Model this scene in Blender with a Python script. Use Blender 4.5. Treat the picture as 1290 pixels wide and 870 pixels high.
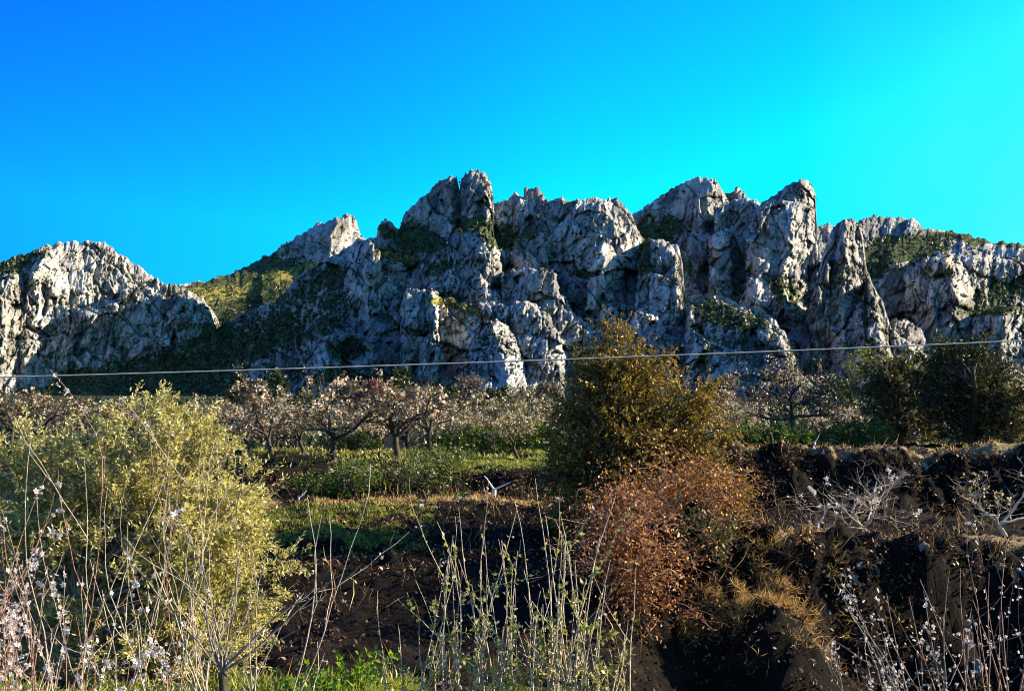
import bpy, math, random
import numpy as np
from mathutils import Vector
R = math.radians
for o in list(bpy.data.objects): bpy.data.objects.remove(o)
scene = bpy.context.scene
COL = scene.collection

# ------------------------------------------------------------------ camera, sky, sun, exposure
F = 1383.0                      # focal length in photo pixels (photo 1290 x 870)
EYE = 1.6
PITCH = math.atan(165 / F)
cam_d = bpy.data.cameras.new('camera'); cam = bpy.data.objects.new('camera', cam_d); COL.objects.link(cam)
cam_d.lens = 36 * F / 1290; cam_d.sensor_width = 36
cam_d.clip_start = 0.05; cam_d.clip_end = 30000
cam.location = (0, 0, EYE); cam.rotation_euler = (R(90) + PITCH, 0, 0)
scene.camera = cam

SUN_AZ, SUN_EL = 84.0, 24.0     # degrees to the right of the view direction, and above the horizon
world = bpy.data.worlds.new("World"); scene.world = world; world.use_nodes = True
wn, wl = world.node_tree.nodes, world.node_tree.links
wn.clear()
def wnode(t, **kw):
    n = wn.new(t)
    for k, v in kw.items(): setattr(n, k, v)
    return n
sky = wnode('ShaderNodeTexSky', sky_type='NISHITA', sun_disc=False)
sky.sun_elevation = R(SUN_EL); sky.sun_rotation = R(SUN_AZ)
sky.air_density = 1.0; sky.dust_density = 0.6; sky.ozone_density = 2.0
bg = wnode('ShaderNodeBackground'); out = wnode('ShaderNodeOutputWorld')
bg.inputs['Strength'].default_value = 0.05
# deep azure in the half of the sky the valley looks into, unseen half behind made paler to fill the front-facing shade
sep = wnode('ShaderNodeSeparateColor'); wl.new(sky.outputs[0], sep.inputs[0])
cmb = wnode('ShaderNodeCombineColor')
def wmath(op, a, b):
    n = wnode('ShaderNodeMath', operation=op)
    for i, x in enumerate((a, b)):
        if x is None: continue
        if isinstance(x, (int, float)): n.inputs[i].default_value = x
        else: wl.new(x, n.inputs[i])
    return n.outputs[0]
SKY_R, SKY_G, SKY_B, SKY_GP = 0.02, 0.58, 2.6, 2.1
tc = wnode('ShaderNodeTexCoord'); sx = wnode('ShaderNodeSeparateXYZ'); wl.new(tc.outputs['Generated'], sx.inputs[0])
mg = wnode('ShaderNodeMapRange'); wl.new(sx.outputs['X'], mg.inputs['Value'])
for k_, v_ in (('From Min', -0.45), ('From Max', 0.05), ('To Min', 0.55), ('To Max', 1.25)): mg.inputs[k_].default_value = v_
veil = wnode('ShaderNodeTexNoise'); veil.inputs['Scale'].default_value = 5; veil.inputs['Detail'].default_value = 5; wl.new(tc.outputs['Generated'], veil.inputs['Vector'])
glow = wmath('MULTIPLY', wmath('MULTIPLY', wmath('POWER', veil.outputs[0], 2.0), 4.0), wmath('MULTIPLY', wmath('MAXIMUM', wmath('SUBTRACT', sx.outputs['X'], 0.25), 0.0), wmath('MULTIPLY', wmath('MAXIMUM', wmath('SUBTRACT', 0.5, sx.outputs['Z']), 0.0), 8.0)))
wl.new(wmath('ADD', wmath('MULTIPLY', sep.outputs[0], SKY_R), glow), cmb.inputs[0])
TOP = 1.0 / (0.05 * 2 ** 1.5)      # clamp level for the sky colours
wl.new(wmath('MULTIPLY', wmath('MINIMUM', wmath('MULTIPLY', wmath('POWER', sep.outputs[1], SKY_GP), SKY_G), TOP * 0.76), mg.outputs[0]), cmb.inputs[1])
wl.new(wmath('MINIMUM', wmath('MULTIPLY', sep.outputs[2], SKY_B), TOP * 1.25), cmb.inputs[2])
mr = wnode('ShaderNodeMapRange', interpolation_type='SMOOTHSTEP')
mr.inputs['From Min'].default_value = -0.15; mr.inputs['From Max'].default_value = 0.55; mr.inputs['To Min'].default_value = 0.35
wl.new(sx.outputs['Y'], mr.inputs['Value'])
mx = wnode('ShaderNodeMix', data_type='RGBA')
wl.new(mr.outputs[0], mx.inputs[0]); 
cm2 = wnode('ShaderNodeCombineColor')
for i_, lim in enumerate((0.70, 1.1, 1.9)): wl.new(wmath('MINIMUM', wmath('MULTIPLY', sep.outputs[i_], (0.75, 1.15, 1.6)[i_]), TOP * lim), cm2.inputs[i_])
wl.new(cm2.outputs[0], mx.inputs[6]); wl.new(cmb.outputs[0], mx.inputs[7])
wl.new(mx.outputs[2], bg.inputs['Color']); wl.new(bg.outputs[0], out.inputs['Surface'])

sun_d = bpy.data.lights.new('sun', 'SUN'); sun_d.energy = 5.0; sun_d.angle = R(0.5); sun_d.color = (1.0, 0.83, 0.60)
sun = bpy.data.objects.new('sun', sun_d); COL.objects.link(sun)
SUN_DIR = Vector((math.sin(R(SUN_AZ)) * math.cos(R(SUN_EL)), math.cos(R(SUN_AZ)) * math.cos(R(SUN_EL)), math.sin(R(SUN_EL))))
sun.rotation_euler = SUN_DIR.to_track_quat('Z', 'Y').to_euler()
sun.location = (30, 10, 40)
vs = scene.view_settings
vs.view_transform = 'Standard'; vs.look = 'None'; vs.gamma = 1.0; vs.exposure = 1.5
scene.render.engine = 'CYCLES'
scene.cycles.max_bounces = 5; scene.cycles.diffuse_bounces = 2; scene.cycles.transmission_bounces = 3
scene.cycles.transparent_max_bounces = 6
scene.cycles.use_denoising = True
scene.cycles.use_adaptive_sampling = True; scene.cycles.adaptive_threshold = 0.012; scene.cycles.filter_width = 1.0
scene.cycles.sample_clamp_indirect = 4

# ------------------------------------------------------------------ helpers
CP, SP = math.cos(PITCH), math.sin(PITCH)
def ray(u, v):
    """direction (numpy) through a photo pixel, scaled so that its y component is 1"""
    x = (np.asarray(u, float) - 645) / F; h = (435 - np.asarray(v, float)) / F
    dy = CP - h * SP; dz = SP + h * CP
    return x / dy, dz / dy
def at(u, v, Y):
    x, z = ray(u, v)
    return Vector((float(x * Y), float(Y), float(z * Y + EYE)))

def tag(o, label=None, cat=None, group=None, kind=None):
    if label: o['label'] = label
    if cat: o['category'] = cat
    if group: o['group'] = group
    if kind: o['kind'] = kind
    return o
def empty(name, loc, rz=0, s=1.0):
    o = bpy.data.objects.new(name, None); COL.objects.link(o)
    o.location = loc; o.rotation_euler = (0, 0, rz); o.scale = (s, s, s); o.empty_display_size = 0.2
    return o
def np_mesh(name, V, loops, sizes, mats, parent=None, attrs=None, smooth=False, midx=None):
    V = np.asarray(V, np.float32).reshape(-1, 3); loops = np.asarray(loops, np.int32).ravel()
    me = bpy.data.meshes.new(name)
    me.vertices.add(len(V)); me.vertices.foreach_set('co', V.ravel())
    me.loops.add(len(loops)); me.loops.foreach_set('vertex_index', loops)
    sizes = np.asarray(sizes, np.int32)
    st = np.concatenate([[0], np.cumsum(sizes)[:-1]]).astype(np.int32)
    me.polygons.add(len(sizes)); me.polygons.foreach_set('loop_start', st)
    if smooth: me.polygons.foreach_set('use_smooth', np.ones(len(sizes), bool))
    for m in (mats if isinstance(mats, (list, tuple)) else [mats]): me.materials.append(m)
    if midx is not None: me.polygons.foreach_set('material_index', np.asarray(midx, np.int32))
    for k, a in (attrs or {}).items():
        at_ = me.attributes.new(k, 'FLOAT', 'POINT'); at_.data.foreach_set('value', np.asarray(a, np.float32).ravel())
    me.update(calc_edges=True)
    o = bpy.data.objects.new(name, me); COL.objects.link(o)
    if parent is not None: o.parent = parent
    return o
def grid_loops(nr, nc):
    i = np.arange(nr * nc).reshape(nr, nc)
    return np.stack([i[:-1, :-1], i[:-1, 1:], i[1:, 1:], i[1:, :-1]], -1).reshape(-1, 4)

# numpy gradient noise -------------------------------------------------
_rng = np.random.RandomState(7)
_perm = _rng.permutation(4096)
_ga = _rng.rand(4096) * 2 * np.pi
_gx, _gy = np.cos(_ga), np.sin(_ga)
_rv = _rng.rand(4096, 4)
def _h(i, j, s=0): return _perm[(_perm[(i + 131 * s) & 4095] + j) & 4095]
def perlin(x, y, s=0):
    x = np.asarray(x, float); y = np.asarray(y, float)
    i = np.floor(x).astype(int); j = np.floor(y).astype(int); fx = x - i; fy = y - j
    u = fx * fx * fx * (fx * (fx * 6 - 15) + 10); w = fy * fy * fy * (fy * (fy * 6 - 15) + 10)
    def g(a, b):
        h = _h(i + a, j + b, s); return _gx[h] * (fx - a) + _gy[h] * (fy - b)
    n0 = g(0, 0) * (1 - u) + g(1, 0) * u; n1 = g(0, 1) * (1 - u) + g(1, 1) * u
    return (n0 * (1 - w) + n1 * w) * 1.5
def fbm(x, y, o=4, s=0, gain=0.5):
    r = 0; a = 1
    for k in range(o): r = r + a * perlin(x * 2 ** k, y * 2 ** k, s + k); a *= gain
    return r
def ridged(x, y, o=4, s=0, gain=0.5):
    r = 0; a = 1
    for k in range(o): r = r + a * (1 - 2 * np.abs(perlin(x * 2 ** k, y * 2 ** k, s + k))); a *= gain
    return r
def facets(x, y, s=0, tilt=1.0, lift=0.5, joint=0.25):
    """broken rock: nearest-cell planes, each cell with its own tilt and its own height, open joints"""
    i = np.floor(x).astype(int); j = np.floor(y).astype(int)
    best = np.full(x.shape, 9.0); sec = np.full(x.shape, 9.0); hh = np.zeros(x.shape)
    for a in (-1, 0, 1):
        for b in (-1, 0, 1):
            r = _rv[_h(i + a, j + b, s)]
            dx = x - (i + a + r[..., 0]); dy = y - (j + b + r[..., 1])
            d = np.abs(dx) * 0.6 + np.sqrt(dx * dx + dy * dy) * 0.6
            hv = (r[..., 2] - .5) * lift + ((r[..., 3] - .5) * dx + (((r[..., 2] * 7.3) % 1) - .5) * dy) * tilt * 2
            m = d < best
            sec = np.where(m, best, np.minimum(sec, d)); hh = np.where(m, hv, hh); best = np.where(m, d, best)
    return hh - joint * np.exp(-(sec - best) * 20)
def sm(a, b, x):
    t = np.clip((x - a) / (b - a), 0, 1); return t * t * (3 - 2 * t)

# materials ------------------------------------------------------------
class Mat:
    def __init__(s, name):
        s.m = bpy.data.materials.new(name); s.m.use_nodes = True
        s.t = s.m.node_tree; s.n = s.t.nodes; s.l = s.t.links; s.n.clear()
        s.out = s.n.new('ShaderNodeOutputMaterial')
    def node(s, t, **kw):
        n = s.n.new(t)
        for k, v in kw.items(): setattr(n, k, v)
        return n
    def set(s, n, i, v):
        if isinstance(v, bpy.types.NodeSocket): s.l.new(v, n.inputs[i])
        elif v is not None: n.inputs[i].default_value = v
    def math(s, op, a, b=None, c=None):
        n = s.node('ShaderNodeMath', operation=op)
        s.set(n, 0, a); s.set(n, 1, b); s.set(n, 2, c); return n.outputs[0]
    def noise(s, scale, detail=4, rough=0.55, vec=None, stretch=None):
        n = s.node('ShaderNodeTexNoise'); n.inputs['Scale'].default_value = scale
        n.inputs['Detail'].default_value = detail; n.inputs['Roughness'].default_value = rough
        v = vec or s.node('ShaderNodeTexCoord').outputs['Object']
        if stretch:
            mp = s.node('ShaderNodeMapping'); mp.inputs['Scale'].default_value = stretch
            s.l.new(v, mp.inputs['Vector']); v = mp.outputs[0]
        s.l.new(v, n.inputs['Vector']); return n.outputs[0]
    def ramp(s, fac, stops, interp='LINEAR'):
        n = s.node('ShaderNodeValToRGB'); n.color_ramp.interpolation = interp
        e = n.color_ramp.elements
        while len(e) < len(stops): e.new(0.5)
        for k, (p, c) in enumerate(stops):
            e[k].position = p; e[k].color = (*(c if isinstance(c, (tuple, list)) else (c, c, c)), 1)
        s.l.new(fac, n.inputs[0]); return n.outputs[0]
    def mix(s, f, a, b, mode='MIX'):
        n = s.node('ShaderNodeMix', data_type='RGBA', blend_type=mode)
        s.set(n, 0, f); 
        for i, c in ((6, a), (7, b)):
            s.set(n, i, c if isinstance(c, bpy.types.NodeSocket) else (*c, 1))
        return n.outputs[2]
    def attr(s, name): return s.node('ShaderNodeAttribute', attribute_name=name).outputs['Fac']
    def principled(s, col, rough=0.9, bump=None, bstr=0.5, bdist=0.1, spec=0.2):
        p = s.node('ShaderNodeBsdfPrincipled'); s.set(p, 'Base Color', col if isinstance(col, bpy.types.NodeSocket) else (*col, 1))
        s.set(p, 'Roughness', rough); p.inputs['Specular IOR Level'].default_value = spec
        if bump is not None:
            b = s.node('ShaderNodeBump'); b.inputs['Strength'].default_value = bstr; b.inputs['Distance'].default_value = bdist
            s.l.new(bump, b.inputs['Height']); s.l.new(b.outputs[0], p.inputs['Normal'])
        return p.outputs[0]
    def done(s, sh): s.l.new(sh, s.out.inputs['Surface']); return s.m

def rock_material():
    M = Mat('limestone')
    big = M.noise(0.012, 5, 0.6); mid = M.noise(0.05, 6, 0.7, stretch=(1, 1, 0.35)); fine = M.noise(0.35, 5, 0.75, stretch=(1, 1, 0.5))
    streak = M.noise(0.09, 4, 0.7, stretch=(1, 1, 0.12))
    c = M.ramp(mid, [(0.30, (0.13, 0.125, 0.12)), (0.45, (0.30, 0.285, 0.26)), (0.6, (0.43, 0.41, 0.375)), (0.75, (0.52, 0.47, 0.40))])
    c = M.mix(M.math('MULTIPLY', M.ramp(big, [(0.5, 0), (0.68, 1)]), 0.4), c, (0.42, 0.32, 0.22))
    c = M.mix(M.math('MULTIPLY', M.ramp(streak, [(0.38, 1), (0.5, 0)]), 0.6), c, (0.17, 0.17, 0.175))
    f2 = M.ramp(fine, [(0.34, 0.45), (0.46, 0.9), (0.6, 1.1), (0.72, 1.4)])
    c = M.mix(1.0, c, f2, 'MULTIPLY'); c = M.mix(1.0, c, (1.06, 1.09, 1.10), 'MULTIPLY')
    c = M.mix(1.0, c, M.ramp(M.attr('tone'), [(0.12, 0.48), (0.5, 1.0), (0.85, 1.5)]), 'MULTIPLY')
    pale = M.attr('pale')
    c = M.mix(M.math('MULTIPLY', pale, 0.6), c, M.ramp(streak, [(0.3, (0.35, 0.37, 0.38)), (0.6, (0.52, 0.56, 0.60))]))
    g1 = M.noise(0.08, 5, 0.75); veg = M.attr('veg')
    # scrub and grass hold on to the ledges and gentler slopes
    g = M.node('ShaderNodeNewGeometry'); sz = M.node('ShaderNodeSeparateXYZ'); M.l.new(g.outputs['Normal'], sz.inputs[0])
    ledge = M.ramp(sz.outputs['Z'], [(0.45, 0), (0.75, 0.42)])
    vm = M.math('ADD', M.math('ADD', M.math('ADD', veg, ledge), M.math('MULTIPLY', M.attr('dry'), 0.5)), M.math('MULTIPLY', M.math('SUBTRACT', g1, 0.5), 2.6))
    vm = M.ramp(vm, [(0.42, 0), (0.60, 1)])
    dry = M.attr('dry')
    gcol = M.ramp(M.noise(0.15, 5, 0.75), [(0.35, (0.02, 0.035, 0.015)), (0.5, (0.055, 0.075, 0.028)), (0.65, (0.14, 0.15, 0.06))])
    dcol = M.ramp(M.noise(0.2, 4, 0.7), [(0.35, (0.16, 0.17, 0.03)), (0.6, (0.36, 0.30, 0.08))])
    c = M.mix(vm, c, M.mix(dry, gcol, dcol))
    b = M.math('ADD', M.noise(0.25, 6, 0.75, stretch=(1, 1, 0.5)), M.math('MULTIPLY', fine, 0.6))
    return M.done(M.principled(c, 0.95, bump=b, bstr=1.0, bdist=2.4, spec=0.1))
ROCK = rock_material()

# ------------------------------------------------------------------ the mountain
CREST = {}; SCRUB = []; _rng2 = np.random.RandomState(5)
def interp(P, u):
    P = np.asarray(P, float); return np.interp(u, P[:, 0], P[:, 1])
def relief(name, top, D0, rec, crags=(), u0=None, u1=None, vb=545, amp=1.0, rough_top=1.0, tilt=0.0, uc=0,
           veg=(), dry=(), pale=(), seed=0, base_veg=0.0, label=None, step=1.0):
    """One rock mass. Columns follow azimuth, rows follow height; every vertex has its own distance.
    rec: list of (v, metres of recession) down the face; crags: nearer buttresses with spines."""
    u0 = top[0][0] if u0 is None else u0; u1 = top[-1][0] if u1 is None else u1
    us = np.arange(u0, u1 + step, step)
    vt = interp(top, us) + rough_top * (fbm(us / 14, us * 0 + seed, 4, seed) * 3.2 + facets(us / 6, us * 0 + .5, seed + 3, 1, 1.0, 0) * 2.2)
    nr = int((vb - vt.min()) / step) + 1
    t = np.linspace(0, 1, nr)[:, None]
    Vv = vt[None, :] * (1 - t) + vb * t
    U = np.repeat(us[None, :], nr, 0)
    D = np.full(U.shape, float(D0)) + np.interp(Vv, [r[0] for r in rec], [r[1] for r in rec]) + tilt * (U - uc)
    # warped coordinates
    wu = U + 0.10 * (Vv - 350) + 7 * perlin(U / 47, Vv / 47, seed + 1) + 1.5 * perlin(U / 11, Vv / 11, seed + 2)
    wv = Vv - 0.18 * (U - 600) + 7 * perlin(U / 47 + 9, Vv / 47, seed + 3) + 1.5 * perlin(U / 11 + 5, Vv / 11, seed + 4)
    base = D.copy()
    bu = U + 9 * perlin(U / 37, Vv / 37, seed + 1) + 4 * perlin(U / 10, Vv / 10, seed + 2); bv = Vv + 7 * perlin(U / 37 + 9, Vv / 30, seed + 3) + 3 * perlin(U / 9 + 5, Vv / 9, seed + 4)
    for c in crags:
        pts = np.asarray(c['top'], float)
        cu = U + 2.5 * perlin(U / 9, Vv / 9, seed + 11) + 1.2 * perlin(U / 4, Vv / 4, seed + 12)
        cv = np.interp(cu, pts[:, 0], pts[:, 1], left=9999, right=9999) + c.get('rag', 1.0) * (4 * perlin(wu / 9, wv / 30, seed + 21) + 2.5 * facets(cu / 7, Vv / 15, seed + 5, 1, 1, 0))
        below = Vv - cv
        us_ = np.interp(Vv, [q[1] for q in c['spine']], [q[0] for q in c['spine']]) + 3.5 * perlin(Vv / 16, U / 60, seed + 31)
        du = cu - us_
        kl, kr = c.get('kl', 0.25), c.get('kr', 1.3)
        Di = base - 2.2 * c['s'] + np.where(du < 0, -du * (kl + 0.15), np.minimum(du * kr * 1.3, c.get('rmax', 60) * 1.3)) + 10 * np.exp(-np.clip(below, 0, 50) / 5) - c.get('lean', 0.2) * np.clip(below, 0, 300)
        fade = c.get('fade')
        if fade is not None:
            Di = Di + 400 * sm(fade, fade + 40, Vv) * 0.2
        D = np.where((below > 0) & (Di < D), Di, D)
    # rock structure
    nz = 0
    big = sm(-0.15, 0.30, fbm(wu / 55, wv / 45, 2, seed + 62))       # broad smooth slabs beside shattered ground
    det = 1.25 - 0.85 * big
    nz = nz - 9 * fbm(wu / 85, wv / 110, 2, seed + 40)
    nz = nz - 11 * facets((wu * 0.77 + wv * 0.64) / 70, (-wu * 0.64 + wv * 0.77) / 30, seed + 41, 1.1, 1.1, 0.4)
    nz = nz - 6.5 * facets((wu * 0.95 + wv * 0.30) / 15, (-wu * 0.30 + wv * 0.95) / 26, seed + 42, 1.2, 1.0, 0.5)
    nz = nz - 1.2 * ridged(wu / 15, wv / 15, 2, seed + 43, 0.6) * det
    nz = nz - 3.4 * facets(wu / 6.5, wv / 11, seed + 44, 1.3, 1.0, 0.5) * det
    nz = nz - 1.7 * facets(wu / 3.2, wv / 5, seed + 45, 1.3, 1.0, 0.3) * det
    nz = nz - 2.0 * big * (1 - np.abs(perlin(wu / 4.5, wv / 40, seed + 63)) * 2)
    hol = sm(0.42, 0.62, perlin(wu / 17, wv / 21, seed + 60) - 0.25 * (perlin(wu / 70, wv / 70, seed + 61) < 0))
    nz = nz + 14 * hol * sm(8, 30, Vv - vt[None, :])
    tone = 0.5 + 0.15 * (big - .4) + 0.4 * facets((wu * 0.95 + wv * 0.30) / 15, (-wu * 0.30 + wv * 0.95) / 26, seed + 42, 0, 1.0, 0) + 0.35 * facets(wu / 6.5, wv / 11, seed + 44, 0, 1.0, 0) + 0.25 * facets((wu * 0.77 + wv * 0.64) / 70, (-wu * 0.64 + wv * 0.77) / 30, seed + 41, 0, 1.1, 0)
    A = np.full(U.shape, float(amp)); VG = np.full(U.shape, float(base_veg)); DR = np.zeros(U.shape); PL = np.zeros(U.shape)
    def blob(L):
        r = np.zeros(U.shape)
        for (x, y, a, b, ang, k) in L:
            ca, sa = math.cos(R(ang)), math.sin(R(ang)); dx, dy = bu - x, bv - y
            q = np.sqrt(((dx * ca + dy * sa) / a) ** 2 + ((-dx * sa + dy * ca) / b) ** 2)
            r = np.maximum(r, k * (1 - sm(0.6, 1.3, q)))
        return r
    vgm = blob(veg); drm = blob(dry)
    VG = np.maximum(VG, vgm); DR = np.maximum(DR, drm); VG = np.maximum(VG, drm); PL = blob(pale)
    A = A * (1 - 0.72 * np.clip(VG, 0, 1))
    VG = VG - 0.45 * (VG < 0.01)
    D = D + nz * A
    # smooth shoulders at the crest, then the far side of the mass
    D = D + 16 * np.exp(-(Vv - vt[None, :]) / 5.0)
    # grassy shelves lie back
    D = D + 1.7 * np.cumsum(np.maximum(vgm, drm)[::-1] * step, 0)[::-1] * 0.35
    x, z = ray(U, Vv)
    P = np.stack([x * D, D, z * D + EYE], -1)
    back = []
    top_p = P[0]
    for k, (dy, dz) in enumerate(((12, -3), (40, -14), (120, -60), (260, -260))):
        q = top_p.copy(); q[:, 1] += dy; q[:, 0] += dy * x[0]; q[:, 2] += dz; back.append(q)
    P = np.concatenate([np.stack(back[::-1]), P], 0)
    pad = lambda a: np.concatenate([np.repeat(a[:1], 4, 0), a], 0)
    CREST[name] = (us, top_p[:, 1].copy())
    pr = np.clip(VG, 0, 1) * 0.9 + 0.10 + 0.25 * (perlin(U / 25, Vv / 25, seed + 70) > 0.25); pr[Vv > 520] = 0
    pr = pr * (Vv - vt[None, :] > 3)
    k_ = (_rng2.rand(*U.shape) < pr * 0.07 * ((D > 0)))
    SCRUB.append((P[4:] if P.shape[0] == U.shape[0] + 4 else P)[k_])
    L = grid_loops(*P.shape[:2])[:, ::-1]
    o = np_mesh(name, P.reshape(-1, 3), L, np.full(len(L), 4), ROCK, attrs={'veg': pad(VG), 'dry': pad(DR), 'pale': pad(PL), 'tone': pad(tone)}, smooth=False)
    tag(o, label, None, None, 'structure')
    return o

REC = [(200, 190), (300, 110), (400, 50), (480, 0), (545, -60)]
relief('mountain_ridge', [(740, 330), (795, 271), (815, 259), (830, 247), (850, 236), (872, 225), (888, 223), (903, 228), (912, 243), (919, 241), (928, 238), (938, 240), (940, 250), (950, 249), (958, 258), (975, 300), (1000, 320)],
       1330, REC, crags=[
    dict(top=[(880, 235), (895, 228), (908, 232), (915, 245), (917, 275), (922, 330)], spine=[(898, 230), (880, 300), (890, 420)], s=25, kl=0.5, kr=1.2),
    dict(top=[(838, 330), (855, 318), (870, 300), (900, 292), (918, 290), (922, 340)], spine=[(870, 300), (868, 420)], s=50, kl=0.4, kr=1.1),
    dict(top=[(893, 300), (905, 290), (918, 288), (923, 320), (922, 420)], spine=[(906, 290), (905, 420)], s=72, kl=0.2, kr=1.6)],
       vb=470, amp=1.0, veg=[(830, 290, 50, 16, -12, 0.75), (800, 310, 40, 25, 0, 0.8), (850, 330, 24, 30, 0, 0.5), (930, 268, 25, 16, 15, .45)], seed=101,
       label='high grey limestone peak behind the gap, right of the castle crag')
relief('mountain_slab', [(900, 262), (925, 252), (940, 250), (957, 261), (963, 253), (975, 247), (985, 238), (998, 230), (1010, 226), (1022, 231), (1027, 245), (1029, 285), (1037, 330), (1060, 400)],
       1230, REC, crags=[
    dict(top=[(955, 262), (975, 248), (985, 238), (998, 230), (1010, 226), (1024, 233), (1028, 250), (1030, 285), (1036, 330), (1042, 420)], spine=[(1010, 228), (1002, 270), (995, 300), (985, 400)], s=45, kl=0.35, kr=1.7, rmax=70),
    dict(top=[(940, 300), (952, 292), (960, 305), (972, 350), (985, 380)], spine=[(955, 300), (962, 400)], s=30, kl=0.3, kr=1.0),
    dict(top=[(925, 400), (945, 350), (965, 345), (985, 380), (1005, 420), (1020, 470)], spine=[(950, 345), (975, 470)], s=55, kl=0.3, kr=1.3)],
       vb=480, veg=[(990, 365, 26, 16, 40, 0.6), (925, 350, 22, 30, 0, 0.3)], seed=211, label='leaning slabs and blunt rock tooth right of the high peak')
relief('mountain_shoulder', [(1020, 330), (1028, 285), (1045, 283), (1075, 285), (1085, 277), (1100, 273), (1130, 273), (1150, 276), (1163, 288), (1195, 290), (1215, 295), (1245, 303), (1290, 308), (1340, 312), (1400, 330), (1450, 352)],
       1180, [(260, 190), (300, 120), (330, 60), (400, 30), (480, 0), (545, -60)], crags=[
    dict(top=[(1200, 330), (1225, 320), (1290, 330), (1400, 350)], spine=[(1225, 322), (1215, 500)], s=20, kl=0.5, kr=0.25),
    dict(top=[(1140, 345), (1160, 330), (1200, 322), (1215, 335), (1228, 380), (1238, 450), (1240, 520)], spine=[(1195, 330), (1205, 380), (1200, 500)], s=45, kl=0.5, kr=1.2),
    dict(top=[(1225, 400), (1262, 385), (1290, 385), (1400, 390)], spine=[(1268, 385), (1262, 520)], s=60, kl=0.4, kr=1.1, rmax=25),
    dict(top=[(1120, 405), (1140, 400), (1160, 415), (1178, 450), (1185, 520)], spine=[(1140, 400), (1150, 500)], s=70, kl=0.3, kr=1.1)],
       veg=[(1130, 315, 60, 17, -8, 0.75), (1100, 335, 25, 14, 0, .7), (1230, 300, 60, 6, 8, 0.7), (1265, 365, 38, 14, -15, 0.7), (1250, 392, 45, 8, 0, .8)], pale=[(1285, 420, 12, 40, 0, .6)],
       tilt=-0.05, uc=1200, seed=307, label='broad rocky shoulder with a green top on the far right')
relief('mountain_saddle', [(150, 470), (175, 400), (200, 362), (240, 357), (265, 352), (300, 341), (340, 320), (370, 300), (390, 288), (405, 280), (425, 274), (440, 270), (448, 276), (455, 295), (470, 310), (520, 340)],
       1330, [(250, 300), (330, 180), (360, 100), (400, 20), (480, -20), (545, -30)], crags=[
    dict(top=[(385, 300), (410, 283), (438, 273), (450, 282), (458, 300), (470, 330)], spine=[(425, 275), (415, 310), (420, 350)], s=20, kl=0.5, kr=1.3),
    dict(top=[(330, 345), (355, 330), (385, 328), (395, 340)], spine=[(350, 330), (350, 350)], s=14, kl=0.5, kr=0.7)],
       tilt=0.35, uc=330, amp=0.5, veg=[(300, 350, 90, 16, -22, 0.42), (340, 400, 150, 40, -14, 0.7), (250, 450, 160, 40, 0, .85)], dry=[(275, 370, 55, 10, -6, 1), (350, 350, 60, 7, -18, 1), (235, 385, 30, 6, -8, .8)], seed=401,
       label='saddle slope with lit grass between the left bluff and the castle crag')
relief('mountain_bluff', [(-220, 420), (-120, 372), (-40, 335), (0, 329), (22, 322), (40, 316), (66, 307), (90, 305), (118, 303), (135, 308), (152, 320), (172, 334), (200, 352), (212, 358), (235, 364), (250, 372), (264, 386), (285, 420), (300, 470)],
       1190, [(300, 70), (350, 30), (400, 10), (470, 0), (545, -120)], crags=[
    dict(top=[(20, 470), (34, 430), (46, 392), (60, 385), (95, 388), (130, 384), (160, 366), (190, 362), (205, 376), (235, 374), (262, 388), (280, 430), (290, 470)], spine=[(272, 370), (278, 470)], s=62, kl=0.42, kr=0.8, lean=0.05),  # invented buttress: top edge follows the shadow line, turned left to shade the foot
    dict(top=[(25, 420), (38, 350), (60, 315), (80, 310), (100, 312), (125, 330), (150, 365), (160, 400), (170, 470)], spine=[(48, 310), (45, 360), (40, 400), (30, 440)], s=18, kl=0.6, kr=0.85, lean=0.05),
    dict(top=[(-60, 370), (0, 345), (20, 340), (32, 370), (45, 420)], spine=[(5, 340), (0, 430)], s=25, kl=0.5, kr=0.9, lean=0.05),
    dict(top=[(100, 430), (110, 400), (130, 385), (150, 395), (160, 430), (165, 470)], spine=[(135, 385), (130, 460)], s=22, kl=0.3, kr=0.6),
    dict(top=[(150, 420), (175, 385), (205, 372), (225, 385), (230, 420), (232, 440)], spine=[(205, 372), (200, 440)], s=16, kl=0.25, kr=0.5)],
       tilt=0.5, uc=100, veg=[(190, 480, 150, 34, -10, 0.8), (20, 520, 120, 25, 0, 0.7), (20, 330, 35, 9, -20, .6), (290, 440, 60, 40, 0, .8)], pale=[(62, 400, 26, 20, 25, 0.8), (185, 415, 28, 18, 0, 0.25)], seed=503,
       label='sunlit limestone bluff on the far left with its foot in shadow')
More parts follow.
